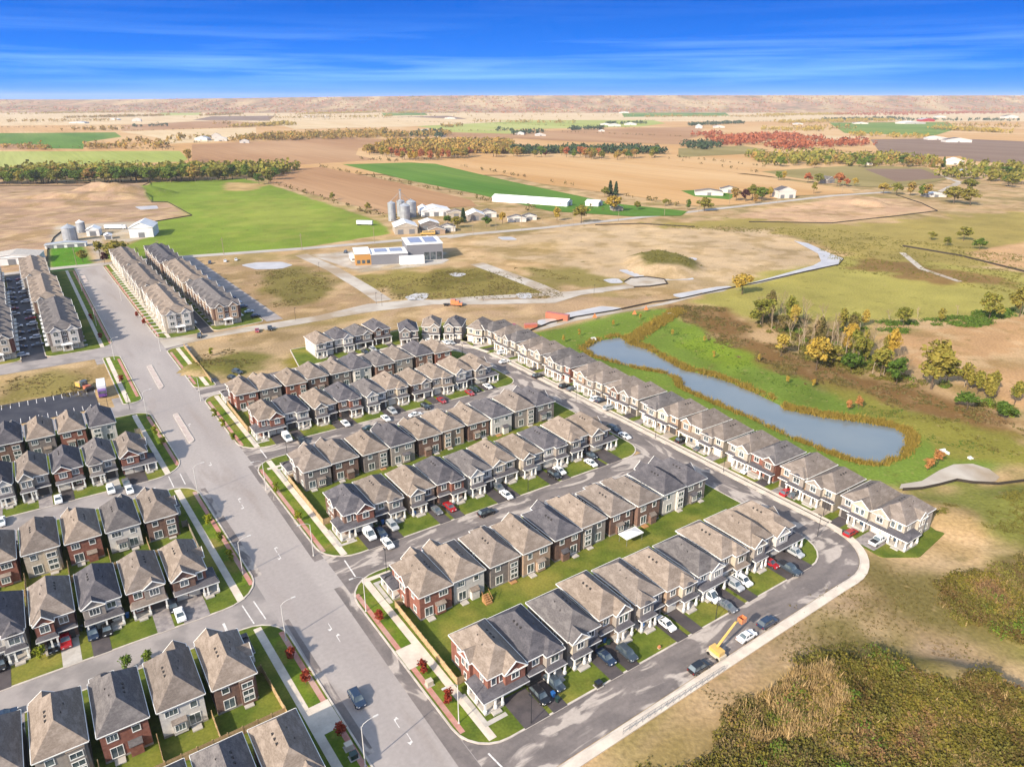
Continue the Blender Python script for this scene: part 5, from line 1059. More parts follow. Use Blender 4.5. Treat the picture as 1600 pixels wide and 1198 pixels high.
truck(131, 607, 60, [('engine_bay', 'car_yellow', (-1.2, 1.2, 0, 3.0, 0.8, 2.4)), ('cab', 'glass', (-1.0, 1.0, -1.6, -0.02, 1.2, 3.4)), ('front_frame', 'car_rust', (-1.1, 1.1, -3.4, -1.62, 0.6, 1.8)), ('bucket', 'dark_metal', (-1.5, 1.5, -4.6, -3.42, 0.2, 1.3))], 'yellow wheel loader left of the white box truck', 'loader', 'wheel_loader')
truck(607, 408, 20, [('cargo_box', 'white_metal', (-1.4, 1.4, -1.2, 9, 1.0, 4.2)), ('cab', 'white_metal', (-1.3, 1.3, -3.4, -1.25, 0.6, 3.0)), ('windscreen', 'glass', (-1.1, 1.1, -3.44, -3.4, 1.8, 2.7))], 'white delivery truck before the fire station', 'truck', 'box_truck').location = G(552, 409)
truck(669, 367, -80, [('body', 'car_yellow', (-1.3, 1.3, -4.5, 5.5, 0.7, 3.2)), ('bonnet', 'car_yellow', (-1.1, 1.1, -6.0, -4.52, 0.6, 1.7)), ('side_windows', 'glass', (-1.34, 1.34, -4.0, 5.0, 2.0, 2.7))], 'yellow school bus beside the country road', 'bus', 'school_bus')
truck(570, 352, 80, [('trailer', 'white_metal', (-1.3, 1.3, -7, 7, 1.0, 4.0)), ('landing_gear', 'dark_metal', (-0.8, 0.8, -5.5, -5.0, 0.1, 1.0))], 'long white trailer at the edge of the meadow', 'trailer', 'trailer'); truck(178, 358, 95, [('trailer', 'white_metal', (-1.3, 1.3, -7, 7, 1.0, 3.6)), ('cab', 'white_metal', (-1.2, 1.2, -10, -7.2, 0.6, 3.2))], 'white truck and trailer on the left farm yard', 'truck', 'box_truck')
def container(u, v, rz, L, h, m, label):
    r_ = empty('site_container', G(u, v), R(rz)); mb = MB()
    for i in range(int(L/0.6)): mb.box(-1.25, 1.25, -L/2+i*0.6, -L/2+i*0.6+0.5, 0, h)
    mb.box(-1.2, 1.2, -L/2, L/2, 0.02, h-0.04); obj('shell', mb, M[m], r_); obj('door', MB().box(-1.15, 1.15, -L/2-0.06, -L/2-0.01, 0.1, h-0.1), M[m], r_); tag(r_, label, 'container')
container(871, 498, 60, 12, 2.8, 'car_rust', 'long rust-red container beside the dark silt fence'); container(829, 511, 100, 6, 1.6, 'car_rust', 'short rust-red waste skip beside the silt fence'); container(803, 512, 20, 5, 1.4, 'car_red', 'small red skip behind the crescent houses')
for u, v in ((991,494), (1009,487), (929,499)):
    r_ = empty('work_sign', G(u, v), 0); obj('board', MB().extr_y([(-1.2, 0.9), (1.2, 0.9), (0, 3.2)], -0.04, 0.04), M['car_orange'], r_); obj('leg', MB().tube([(-0.6, 0.1, 0), (-0.3, 0, 1.2)], 0.05), M['grey_metal'], r_); obj('leg', MB().tube([(0.6, 0.1, 0), (0.3, 0, 1.2)], 0.05), M['grey_metal'], r_)
    tag(r_, 'orange works sign on the path by the silt fence', 'sign', 'orange signs along the path')
# pale outlet structures by the pond
for u, v, s_, l in ((927,530,1.0,'pale concrete outlet at the upper end of the pond'), (1471,708,1.5,'white concrete outlet box on the bank below the pond'), (1047,492,1.2,'small pale inlet at the reed channel'), (1516,716,0.6,'tiny white post box on the bank by the turning head')):
    r_ = empty('outlet_structure', G(u, v), R(20)); obj('headwall', MB().box(-s_, s_, 0, 0.5, -0.5, s_*0.8), M['white_metal'], r_); obj('wing', MB().box(-s_-0.02, -s_+0.3, -s_, -0.02, -0.5, s_*0.5), M['white_metal'], r_); obj('wing', MB().box(s_-0.3, s_+0.02, -s_, -0.02, -0.5, s_*0.5), M['white_metal'], r_); tag(r_, l, 'outlet')
# ------------------------------------------------------------------ fences, lamps and poles
pan = MB()
for i in range(9): pan.box(0.06+i*0.262, 0.06+i*0.262+0.245, -0.02+0.012*(i % 2), 0.02+0.012*(i % 2), 0.05, 1.78)
pan.box(0.0, 2.42, 0.03, 0.07, 0.3, 0.42); pan.box(0.0, 2.42, 0.03, 0.07, 1.4, 1.52); PANEL = pan.mesh('panel'); POST = MB().box(-0.07, 0.07, -0.07, 0.07, -0.1, 1.95).mesh('post')
def fence(line, label, m='fence_wood', group='wooden privacy fences'):
    r_ = empty('wooden_fence', W(line[0][0], line[0][1], 0.12), GA)
    for (s0, t0), (s1, t1) in zip(line, line[1:]):
        L = math.hypot(s1-s0, t1-t0); n = max(1, round(L/2.42)); a = math.atan2(t1-t0, s1-s0)
        for i in range(n):
            x, y = s0+(s1-s0)*i/n-line[0][0], t0+(t1-t0)*i/n-line[0][1]; p = obj('panel', PANEL, M[m], r_, (x, y, 0), a); p.scale = (L/n/2.42, 1, 1); obj('post', POST, M[m], r_, (x, y, 0), a)
    obj('post', POST, M[m], r_, (line[-1][0]-line[0][0], line[-1][1]-line[0][1], 0)); tag(r_, label, 'fence', group)
fence([(50.5, 114.5), (48.3, 114.6), (48.3, 88.6), (51.0, 88.6)], 'tan wooden fence beside the main road at the lowest central rows')
fence([(49.5, 180.5), (47.0, 180.7), (47.0, 153.4), (50.0, 153.4)], 'tan wooden fence beside the main road at the middle central rows')
fence([(48.0, 245.4), (46.4, 245.5), (46.4, 219.6), (48.6, 219.6)], 'tan wooden fence beside the main road at the upper central rows')
fence([(46.8, 320.5), (46.8, 271)], 'long tan wooden fence along the vacant lot')
fence([(17.4, 172.4), (18.6, 172.4), (18.6, 157.4), (17.2, 157.4)], 'grey wooden fence by the left pavement above the near street', 'fence_grey')
fence([(16.0, 238), (17.6, 238), (17.6, 225), (16.0, 225)], 'grey wooden fence by the left pavement behind the corner brick house', 'fence_grey')
fence([(17.6, 112), (19.6, 112), (20.4, 95.2), (17.0, 95.2)], 'wooden fence by the left pavement at the bottom edge', 'fence_wood')
fence([(20.2, 99.6), (-50, 99.6)], 'long wooden fence between the two bottom left rows', 'fence_wood'); fence([(18.4, 162.8), (-40, 162.8)], 'long wooden fence between the second and third left rows', 'fence_wood')
for i, s in enumerate((9.4, 0.7, -8.0)): fence([(s, 106.0), (s, 99.8)], 'short wooden fence splitting the bottom left back gardens, %s from the main road' % ['first', 'second', 'third'][i])
for i, s in enumerate((8.9, 0.6, -7.7, -16)): fence([(s, 169.5), (s, 156)], 'wooden fence splitting left back gardens, %s from the main road' % ['first', 'second', 'third', 'fourth'][i])
lk = Kit(); lk.add('pole', MB().cyl(0, 0, 0, 8.6, 0.11, 0.075, 8), 'pole'); lk.add('arm', MB().tube([(0, 0, 8.4), (0.4, 0, 8.95), (1.2, 0, 9.25), (2.3, 0, 9.35)], 0.06, 0.045), 'pole'); lk.add('lamp_head', MB().box(2.1, 2.95, -0.16, 0.16, 9.25, 9.4), 'pole'); lk.add('base', MB().cyl(0, 0, -0.1, 0.25, 0.22, 0.2, 8), 'pole')
for i, (u, v, rz, w_) in enumerate(((447,1000,0,'on the left verge below the near side street'), (571,1197,0,'on the left verge at the bottom edge'), (717,1130,180,'on the right verge near the bottom corner'), (572,955,180,'on the right verge at the second street corner'), (310,774,0,'on the left verge at the middle crossing'), (380,897,0,'on the left verge above the near side street'), (230,650,0,'on the left verge beside the topmost left row'), (314,626,180,'on the right verge at the vacant lot corner'), (179,562,0,'on the left verge at the parking lot crossing'), (151,509,0,'left of the main road beside the town houses'), (416,765,180,'on the right verge at the third street corner'), (490,868,180,'on the right verge halfway along'), (251,548,180,'on the right verge beside the right town houses'), (190,470,180,'beside the far right town houses'), (128,455,0,'left of the main road near its far end'))):
    o = place(lk, 'street_lamp', G(u, v), GA+(0 if rz == 0 else math.pi), dict(pole='pole_concrete')); tag(o, 'pale street lamp with curved arm '+w_, 'street lamp', 'street lamps along the main road')
sk = Kit(); sk.add('pole', MB().cyl(0, 0, 0, 6.0, 0.08, 0.06, 6), 'dark_metal'); sk.add('lamp_head', MB().box(-0.2, 0.75, -0.12, 0.12, 5.95, 6.1), 'dark_metal')
for i, (u, v, w_) in enumerate(((830,1130,'on the lawn by the lowest corner house'), (1118,968,'before the lowest central row'), (1277,838,'inside the bend of the bottom street'), (604,893,'at the mouth of the second street'), (825,768,'before the third lowest row'), (900,628,'on the pond street verge, upper part'), (1024,685,'on the pond street verge, middle'), (1130,738,'on the pond street verge, lower middle'), (1286,806,'on the pond street verge, lower part'), (450,718,'at the mouth of the third street'), (723,560,'at the crescent bend'))):
    o = place(sk, 'lamp_post', G(u, v), GA+math.pi/2, {}); tag(o, 'thin dark lamp post '+w_, 'lamp post', 'dark lamp posts on the side streets')
uk = Kit(); uk.add('pole', MB().cyl(0, 0, 0, 11.5, 0.2, 0.13, 8), 'pole_wood'); uk.add('crossarm', MB().box(-1.2, 1.2, -0.07, 0.07, 10.4, 10.6), 'pole_wood'); uk.add('insulator', MB().cyl(0, 0, 11.5, 11.9, 0.09, 0.09, 6), 'grey_metal')
for u, v in ((472,391), (585,379), (709,368), (739,366), (775,361), (815,359), (875,354), (895,351), (966,347), (1038,337), (1072,333), (1092,331), (1139,322), (1215,316), (1315,303), (350,398), (250,402), (120,415)):
    o = place(uk, 'utility_pole', G(u, v), R(20), {}); tag(o, 'pale wooden utility pole beside the country road', 'utility pole', 'utility poles along the country road')
for u, v in ((499,425), (588,475), (597,478), (755,470), (928,462), (462,500), (170,640), (203,640)):
    o = place(sk, 'lamp_post', G(u, v), R(40), {}); tag(o, 'slim dark post on the undeveloped building land', 'lamp post', 'slim posts on the building land')
def silt(line, h, label):
    p = [G(u, v) for u, v in line]; mb = MB()
    for a, b in zip(p, p[1:]):
        n = (b-a).normalized().cross(Vector((0, 0, 1)))*0.06; za, zb = gheight(a.x, a.y)-0.1, gheight(b.x, b.y)-0.1; q = [a-n, b-n, b+n, a+n]; k = len(mb.v)
        for zz in (0, h): mb.v += [(q[0].x, q[0].y, za+zz), (q[1].x, q[1].y, zb+zz), (q[2].x, q[2].y, zb+zz), (q[3].x, q[3].y, za+zz)]
        mb.f += [(k+4, k+5, k+6, k+7), (k, k+1, k+5, k+4), (k+1, k+2, k+6, k+5), (k+2, k+3, k+7, k+6), (k+3, k, k+4, k+7)]
    tag(obj('silt_fence', mb, M['silt_fabric']), label, 'fence', 'black silt fences')
silt([(822,520), (860,505), (900,496), (960,486), (1020,473), (1060,468), (1120,455), (1185,442), (1260,425), (1310,414), (1318,405)], 0.95, 'long black silt fence between the path and the building land')
silt([(1410,766), (1440,764), (1468,758), (1495,751), (1520,755), (1560,757), (1600,752), (1660,748)], 0.95, 'black silt fence below the pale turning head'); silt([(-20,291), (130,290.5), (235,285), (223,300), (237,316), (262,316), (300,337), (240,347)], 0.95, 'dark silt fence between the earthworks and the meadow')
silt([(75,424), (74,392), (84,372), (96,362)], 0.95, 'dark silt fence left of the farm lawn'); silt([(975,441), (985,435), (1010,433), (1038,437), (1043,444), (1015,448), (990,449)], 0.95, 'round black silt fence by the puddles'); silt([(1170,347), (1300,349), (1400,338), (1465,330), (1440,318), (1400,305)], 0.95, 'dark silt fence round the bare pad near the country road'); silt([(1085,355), (1000,350), (930,352)], 0.95, 'dark silt fence along the country road verge')
silt([(1410,385), (1500,400), (1600,425)], 1.2, 'dark fence line across the far right meadow')
# chain-link fence beside the bottom pavement
cl = empty('chain_link_fence', W(66, 63.4, 0), GA)
for i in range(18): obj('post', MB().cyl(i*1.5, 0, 0, 1.5, 0.035, n=5), M['grey_metal'], cl)
for z in (0.1, 0.8, 1.45): obj('rail', MB().box(0, 25.5, -0.025, 0.025, z, z+0.05), M['grey_metal'], cl)
tag(cl, 'grey railing along the bottom street pavement', 'railing')
# boxes, bins and small things on the verges
for u, v, m, l in ((545,1168,'car_beige','beige utility box on the left verge, upper one'), (553,1183,'car_green','green utility box on the left verge, lower one'), (671,1069,'car_beige','beige utility box on the right verge between red trees'), (935,1071,'car_black','dark utility box on the lawn of the lowest row'), (1030,1012,'car_orange','small orange marker on the lowest row lawn'), (1163,682,'car_green','green utility box on the pond street verge')):
    r_ = empty('utility_box', G(u, v, 0.12), GA); obj('cabinet', MB().box(-0.6, 0.6, -0.5, 0.5, 0.08, 1.0).box(-0.63, 0.63, -0.53, 0.53, 0.95, 1.03), M[m], r_); obj('base', MB().box(-0.8, 0.8, -0.7, 0.7, -0.05, 0.079), M['concrete'], r_); tag(r_, l, 'utility box'); r_.scale = (0.4, 0.4, 0.5) if 'marker' in l else (1, 1, 1)
bb = MB(); bb.v = [(-0.24, -0.28, 0.05), (0.24, -0.28, 0.05), (0.24, 0.28, 0.05), (-0.24, 0.28, 0.05), (-0.31, -0.36, 1.0), (0.31, -0.36, 1.0), (0.31, 0.36, 1.0), (-0.31, 0.36, 1.0)]; bb.f = [(3, 2, 1, 0), (4, 5, 6, 7), (0, 1, 5, 4), (1, 2, 6, 5), (2, 3, 7, 6), (3, 0, 4, 7)]; BINB = bb.mesh('bin_body'); BINL = MB().box(-0.34, 0.34, -0.4, 0.4, 1.01, 1.09).mesh('lid')
for i, (u, v, m) in enumerate(((864,1088,'car_blue'), (871,1096,'car_green'), (908,1033,'car_green'), (912,1030,'car_blue'), (944,1003,'car_blue'), (950,1006,'car_green'), (1003,980,'car_blue'), (593,822,'car_green'), (598,818,'car_blue'), (648,805,'car_blue'), (517,663,'car_green'), (120,988,'car_blue'), (116,992,'car_green'), (258,938,'car_blue'), (200,964,'car_blue'), (128,984,'car_green'), (1318,834,'car_green'))):
    r_ = empty('wheelie_bin', G(u, v, 0.15), GA+0.2*i); obj('bin_body', BINB, M[m], r_); obj('lid', BINL, M[m], r_); s, t = ST(u, v); best = min(HOUSES, key=lambda q: (q[0]-s)**2+(q[1]-t)**2)
    tag(r_, uniq('%s wheelie bin by the %s house of %s' % (m[4:], ORD[best[3]] if best[3] else 'first', best[4]), (', right one', ', left one')), 'bin', 'wheelie bins beside the houses')
wt = empty('party_tent', G(985, 845), GA); pr_, pt_ = MB(), MB(); hip(pr_, pt_, -2.6, 2.6, -1.4, 1.4, 2.3, 0.7, o=0.1); obj('canopy', pr_, M['white_metal'], wt); obj('valance', pt_, M['white_metal'], wt)
for sx in (-2.5, 2.5):
    for sy in (-1.3, 1.3): obj('leg', MB().cyl(sx, sy, 0, 2.2, 0.05, n=6), M['grey_metal'], wt)
tag(wt, 'white canopy tent in a back garden of the second lowest row', 'tent')
for u, v, l in ((1060,783,'orange wooden deck stairs behind the white house of the second lowest row'), (758,937,'small wooden deck stairs behind the white house near the main road')):
    r_ = empty('deck_stairs', G(u, v, 0.12), GA+math.pi)
    for i in range(5): obj('tread', MB().box(-0.8, 0.8, i*0.35, i*0.35+0.34, 0.0, 1.6-i*0.3), M['deck_wood'], r_)
    for sx in (-0.85, 0.85): obj('handrail', MB().tube([(sx, 0, 2.6), (sx, 1.8, 1.1)], 0.06, n=4), M['deck_wood'], r_)
    tag(r_, l, 'stairs')

# ------------------------------------------------------------------ plants
def leaf_cloud(n, centres, radii, size, rg, up=0.35):       # many leaf-sized quads through a set of lobes; returns verts, faces
    k = rg.integers(0, len(centres), n); c = np.array(centres)[k]; r = np.array(radii)[k]
    dv = rg.normal(size=(n, 3)); dv /= np.linalg.norm(dv, axis=1)[:, None]; rad = rg.random(n)**0.45
    p = c+dv*r*rad[:, None]; nn = dv*0.8+rg.normal(size=(n, 3))*0.7; nn[:, 2] += up; nn /= np.linalg.norm(nn, axis=1)[:, None]
    a = np.cross(nn, rg.normal(size=(n, 3))); a /= np.linalg.norm(a, axis=1)[:, None]; b = np.cross(nn, a); sz = (size*(0.6+0.8*rg.random(n)))[:, None]
    v = np.stack([p-a*sz-b*sz*0.7, p+a*sz-b*sz*0.5, p+a*sz*0.8+b*sz*0.8, p-a*sz*0.7+b*sz*0.6], 1).reshape(-1, 3); f = np.arange(4*n).reshape(n, 4); return v, f
def make_crown(seed, h=12.0, shape='round', n=900, size=0.42):
    rg = np.random.default_rng(seed); cs_, rs_ = [], []
    if shape == 'conifer':
        for i in range(14): z = h*(0.12+0.86*i/14); r = (1-i/14.5)*h*0.2+0.15; cs_.append((0, 0, z)); rs_.append((r, r, h*0.05))
    else:
        m = 11
        for i in range(m):
            a = rg.random()*6.28; q = rg.random(); z = h*(0.34+0.50*rg.random()); rr = h*(0.24 if shape == 'round' else 0.13)*math.sqrt(q)*(1.25-abs(z/h-0.55)); cs_.append((rr*math.cos(a), rr*math.sin(a), z)); e_ = h*(0.11+0.08*rg.random()); rs_.append((e_, e_, e_*0.85))
        cs_.append((0, 0, h*0.82)); rs_.append((h*0.13, h*0.13, h*0.14))
    v, f = leaf_cloud(n, cs_, rs_, size, rg); return raw_mesh('crown', v, f)
def make_trunk(seed, h=12.0, top=0.75, r=0.2, limbs=6):
    rg = random.Random(seed); mb = MB(); pts = [(0, 0, -0.3)]; x = y = 0
    for i in range(1, 6): x += rg.uniform(-0.12, 0.12)*h/12; y += rg.uniform(-0.12, 0.12)*h/12; pts.append((x, y, h*top*i/5))
    mb.tube(pts, r, r*0.25, 7)
    for i in range(limbs): z = h*(0.25+0.4*i/limbs); a = rg.random()*6.28; L = h*rg.uniform(0.15, 0.26); mb.tube([(0, 0, z), (L*0.5*math.cos(a), L*0.5*math.sin(a), z+L*0.45), (L*math.cos(a), L*math.sin(a), z+L)], r*0.4, r*0.1, 5)
    return mb.mesh('trunk')
def make_bare(seed, h=12.0):                                 # leafless tree: forking limbs and twigs
    rg = random.Random(seed); mb = MB(); tw_ = MB()
    def grow(p, d_, L, r, lev):
        q = p+d_*L; (mb if lev < 2 else tw_).tube([p, p.lerp(q, 0.5)+Vector((rg.uniform(-.1, .1), rg.uniform(-.1, .1), 0))*L*0.3, q], r, r*0.6, 5 if lev < 2 else 3)
        if lev == 4: return
        for _ in range(3 if lev < 3 else 3):
            e_ = (d_+Vector((rg.uniform(-1, 1), rg.uniform(-1, 1), rg.uniform(-0.1, 0.7)))*0.62).normalized(); grow(p.lerp(q, rg.uniform(0.6, 1)), e_, L*rg.uniform(0.55, 0.8), r*0.55, lev+1)
    grow(Vector((0, 0, -0.3)), Vector((0, 0, 1)), h*0.34, 0.2, 0); return mb.mesh('trunk'), tw_.mesh('twigs')
CROWN = {'round': [make_crown(i, n=1000) for i in range(5)], 'tall': [make_crown(20+i, shape='tall', n=800, size=0.4) for i in range(4)], 'conifer': [make_crown(40+i, shape='conifer', n=800, size=0.45) for i in range(2)], 'young': [make_crown(60+i, h=3.4, shape='tall', n=460, size=0.13) for i in range(3)]}
TRUNK = {'round': make_trunk(1), 'tall': make_trunk(2, limbs=4), 'conifer': make_trunk(3, top=0.9, limbs=0), 'young': make_trunk(4, h=3.4, top=0.8, r=0.05, limbs=3)}; BARE = [make_bare(i) for i in range(3)]
def tree(p, kind, leaf, h, label, group=None, wide=1.0, name='tree'):
    z = gheight(p.x, p.y) if GX0 < p.x < GX1 and GY0 < p.y < GY1 else -0.7
    r_ = empty(name, (p.x, p.y, z), random.random()*6.28)
    if kind == 'bare': t_, w_ = random.choice(BARE); parts_ = [obj('trunk', t_, M['pale_bark'], r_), obj('twigs', w_, M['twig'], r_)]; k = h/12
    else: parts_ = [obj('trunk', TRUNK[kind], M['bark'], r_), obj('crown', random.choice(CROWN[kind]), M[leaf], r_)]; k = h/(3.4 if kind == 'young' else 12.0)
    r_.scale = (k*wide, k*wide, k); tag(r_, label, 'tree', group); return r_
def wood(poly, n, kinds, leaves, h0, h1, label, group, wide=1.0):
    P_ = [G(u, v) for u, v in poly]; xs_ = [p.x for p in P_]; ys_ = [p.y for p in P_]; c = 0; g = 0
    while c < n and g < 20000:
        g += 1; x, y = random.uniform(min(xs_), max(xs_)), random.uniform(min(ys_), max(ys_))
        if sdist(np.array([x]), np.array([y]), P_)[0] < 0: kd = random.choice(kinds); lf = random.choice(leaves); tree(Vector((x, y, 0)), kd, lf, random.uniform(h0, h1), ('leafless' if kd == 'bare' else {'leaf_olive': 'olive', 'leaf_green': 'green', 'leaf_autumn': 'autumn-toned', 'leaf_red': 'red', 'leaf_yellow': 'yellow', 'leaf_scrub': 'brownish'}[lf])+' '+label, group, wide); c += 1
# woods whose trees can be told apart
wood([(-30,289), (120,288.5), (270,285), (400,281), (430,282), (428,279), (300,280), (120,283), (-30,284)], 84, ['round', 'round', 'tall'], ['leaf_olive', 'leaf_olive', 'leaf_green', 'leaf_green', 'leaf_autumn'], 16, 22, 'tree in the long belt behind the left earthworks', 'trees in the left belt', 1.5)
wood([(572,242), (608,248), (640,252), (700,251), (800,244), (790,241), (640,246), (570,238)], 46, ['round', 'tall'], ['leaf_red', 'leaf_autumn', 'leaf_autumn', 'leaf_yellow', 'leaf_olive'], 16, 22, 'tree in the middle wood beyond the green field', 'trees in the middle wood', 1.25)
wood([(800,246), (880,246), (960,252), (1040,246), (1030,243), (900,243), (800,243)], 30, ['round', 'tall'], ['leaf_olive', 'leaf_olive', 'leaf_autumn', 'leaf_red', 'leaf_green'], 15, 21, 'tree in the right part of the middle wood', 'trees in the right part of the middle wood', 1.25)
wood([(1172,500), (1260,560), (1330,580), (1400,600), (1420,592), (1390,560), (1350,535), (1270,500), (1190,482)], 62, ['bare', 'bare', 'bare', 'tall'], ['leaf_olive', 'leaf_scrub', 'leaf_olive', 'leaf_yellow'], 11, 17, 'thin tree in the belt above the pond', 'thin trees in the belt above the pond', 0.75)
wood([(1480,600), (1600,650), (1610,640), (1500,588)], 16, ['bare', 'bare', 'tall'], ['leaf_olive'], 7, 11, 'small tree at the right edge below the tan field', 'leafless trees at the right edge')
wood([(1240,520), (1350,520), (1500,505), (1600,495), (1600,478), (1480,490), (1330,505)], 10, ['bare', 'bare', 'tall'], ['leaf_olive'], 7, 11, 'slim tree along the hedge of the right tan field', 'trees along the right hedge')
for u, v, k, lf, h, w_, l in ((1159,460,'round','leaf_yellow',13,1.2,'round yellow tree beside the silt fence'), (1275,578,'round','leaf_yellow',15,0.9,'bright yellow tree in the belt above the pond'), (1455,608,'tall','leaf_olive',21,1.15,'tall green-yellow tree at the right end of the belt'), (1478,600,'round','leaf_olive',12,1.0,'low yellowish tree behind the tall green one'), (1220,557,'tall','leaf_yellow',11,1.1,'slim yellow tree left in the belt above the pond'),
        (1190,510,'round','leaf_olive',14,1.2,'olive round tree at the left end of the belt'), (1375,590,'round','leaf_olive',13,1.1,'olive tree amid the leafless ones'), (1400,600,'round','leaf_green',11,1.0,'dark green tree amid the leafless ones'), (1350,510,'tall','leaf_yellow',9,1.0,'small yellow tree left on the hedge of the tan field'), (1411,510,'round','leaf_olive',10,1.0,'yellow-green tree in the middle of the field hedge'), (1545,500,'round','leaf_olive',14,1.0,'larger yellow-green tree right on the field hedge'), (1592,495,'round','leaf_olive',15,1.0,'yellow-green tree cut by the right edge'),
        (1225,520,'round','leaf_scrub',9,1.2,'brownish tree in the upper part of the belt'), (1330,580,'round','leaf_green',8,1.4,'dark low tree under the leafless crowns'), (1300,570,'round','leaf_olive',9,1.3,'olive low tree under the leafless crowns'), (1570,655,'round','leaf_green',6,1.6,'low green bush tree at the right edge'), (1510,640,'round','leaf_green',7,1.6,'low green bush beside the tan field corner'), (1325,641,'young','leaf_orange',4.4,1.2,'small orange tree on the far pond bank, left of two'), (1341,638,'young','leaf_orange',4.8,1.1,'small orange tree on the far pond bank, right of two'),
        (1449,735,'young','leaf_orange',4.4,1.3,'small orange tree near the turning head'), (1465,724,'young','leaf_orange',4.6,1.3,'small orange tree below the white outlet'), (295,252,'tall','leaf_autumn',22,1.3,'tall lone tree at the corner of the lime field'), (185,408,'round','leaf_olive',15,1.4,'large willow-like tree behind the right town houses'), (157,402,'tall','leaf_olive',12,1.2,'slim tree on the left farm drive'), (164,412,'round','leaf_purple',8,1.1,'small purple tree on the left farm drive'), (130,410,'round','leaf_olive',9,1.1,'round tree on the left farm lawn'), (215,404,'bare','',11,1.1,'leafless tree beside the large willow-like tree'),
        (405,288,'round','leaf_green',14,1.3,'dark tree at the right end of the left belt'), (420,287,'round','leaf_olive',12,1.3,'yellowish tree at the right end of the left belt'), (520,313,'round','leaf_olive',9,1.0,'lone small tree on the edge of the meadow'), (575,330,'round','leaf_olive',9,1.0,'yellow bush tree left of the grain bins'), (724,348,'conifer','leaf_conifer',13,1.4,'dark conifer beside the middle farmhouse'), (700,352,'round','leaf_green',9,1.4,'round green tree before the middle farmhouse'), (715,356,'round','leaf_olive',10,1.5,'green-yellow tree by the country road'), (760,354,'round','leaf_green',9,1.4,'dark round tree by the country road'), (785,350,'tall','leaf_yellow',11,1.2,'yellow tree left of the roadside bungalow'),
        (870,345,'tall','leaf_yellow',13,1.2,'yellow roadside tree, left of two'), (908,349,'round','leaf_olive',17,1.2,'large weeping roadside tree, right of two'), (959,331,'round','leaf_yellow',16,1.3,'broad yellow tree beside the poultry barn'), (953,306,'conifer','leaf_conifer',17,1.2,'dark conifer behind the poultry barn, left of two'), (962,306,'conifer','leaf_conifer',16,1.2,'dark conifer behind the poultry barn, right of two'), (945,308,'round','leaf_olive',12,1.2,'olive tree left of the two conifers'), (1075,328,'tall','leaf_green',11,1.1,'dark slim tree beside the country road'), (1100,330,'round','leaf_olive',14,1.7,'broad olive tree beside the country road'), (995,328,'round','leaf_olive',9,1.2,'bush tree in the roadside hedge, left'), (1040,322,'round','leaf_olive',8,1.2,'bush tree in the roadside hedge, right'), (848,350,'bare','',10,1.0,'leafless tree left of the yellow roadside trees'),
        (1150,314,'round','leaf_autumn',14,1.3,'rust tree beside the pale bungalow'), (1165,315,'round','leaf_purple',13,1.1,'dark red tree beside the pale bungalow'), (1175,312,'round','leaf_olive',17,1.2,'large olive tree near the tall white house'), (1190,314,'round','leaf_green',15,1.2,'green tree near the tall white house'), (1180,318,'tall','leaf_autumn',10,1.2,'small rust tree near the country road'), (1203,309,'tall','leaf_yellow',12,1.2,'yellow tree left of the tall white house'), (1271,303,'tall','leaf_olive',14,1.0,'slim pale tree right of the tall white house'), (1262,286,'round','leaf_red',14,1.1,'red tree beyond the tall white house'), (1278,288,'round','leaf_olive',14,1.2,'olive tree left of the hidden house'), (1308,291,'round','leaf_red',17,1.2,'large dark red tree right of the hidden house'), (1322,292,'round','leaf_red',11,1.0,'small red tree right of the hidden house'), (1335,291,'round','leaf_yellow',11,1.0,'bright yellow tree right of the hidden house'), (1225,282,'tall','leaf_yellow',13,1.0,'slim yellow tree on the tan field edge'), (1216,282,'round','leaf_green',12,1.0,'dark tree on the tan field edge'),
        (1380,303,'round','leaf_yellow',13,1.6,'yellow tree at the end of the country road'), (1400,304,'round','leaf_olive',14,1.3,'olive tree at the end of the country road'), (1422,306,'tall','leaf_autumn',16,1.3,'orange tree left of the willows'), (1440,308,'tall','leaf_green',15,1.3,'dark tree left of the willows'), (1448,309,'round','leaf_autumn',15,1.2,'rust and green tree left of the willows'), (1490,318,'round','leaf_olive',18,1.7,'large willow by the mobile home, left'), (1515,321,'round','leaf_olive',17,1.7,'large willow by the mobile home, right'), (1510,300,'round','leaf_olive',16,1.7,'olive tree behind the willows'), (1455,375,'round','leaf_olive',7,1.4,'small bush tree on the right meadow, left'), (1480,384,'round','leaf_olive',7,1.3,'small bush tree on the right meadow, middle'), (1505,376,'round','leaf_olive',11,1.4,'larger tree on the right meadow'), (1530,390,'round','leaf_green',9,1.4,'dark bush tree on the right meadow, right')): tree(G(u, v), k, lf, h, l, None, w_)
wood([(1210,262), (1290,264), (1400,262), (1480,264), (1490,258), (1380,252), (1230,250)], 24, ['round', 'round', 'conifer'], ['leaf_olive', 'leaf_green', 'leaf_autumn'], 13, 18, 'tree in the hollow right of the tan field', 'trees in the right hollow', 1.3)
wood([(1530,282), (1600,298), (1620,300), (1620,270), (1560,262)], 12, ['round'], ['leaf_olive', 'leaf_olive', 'leaf_green'], 14, 18, 'tree in the grove at the right edge', 'trees in the right edge grove', 1.4)
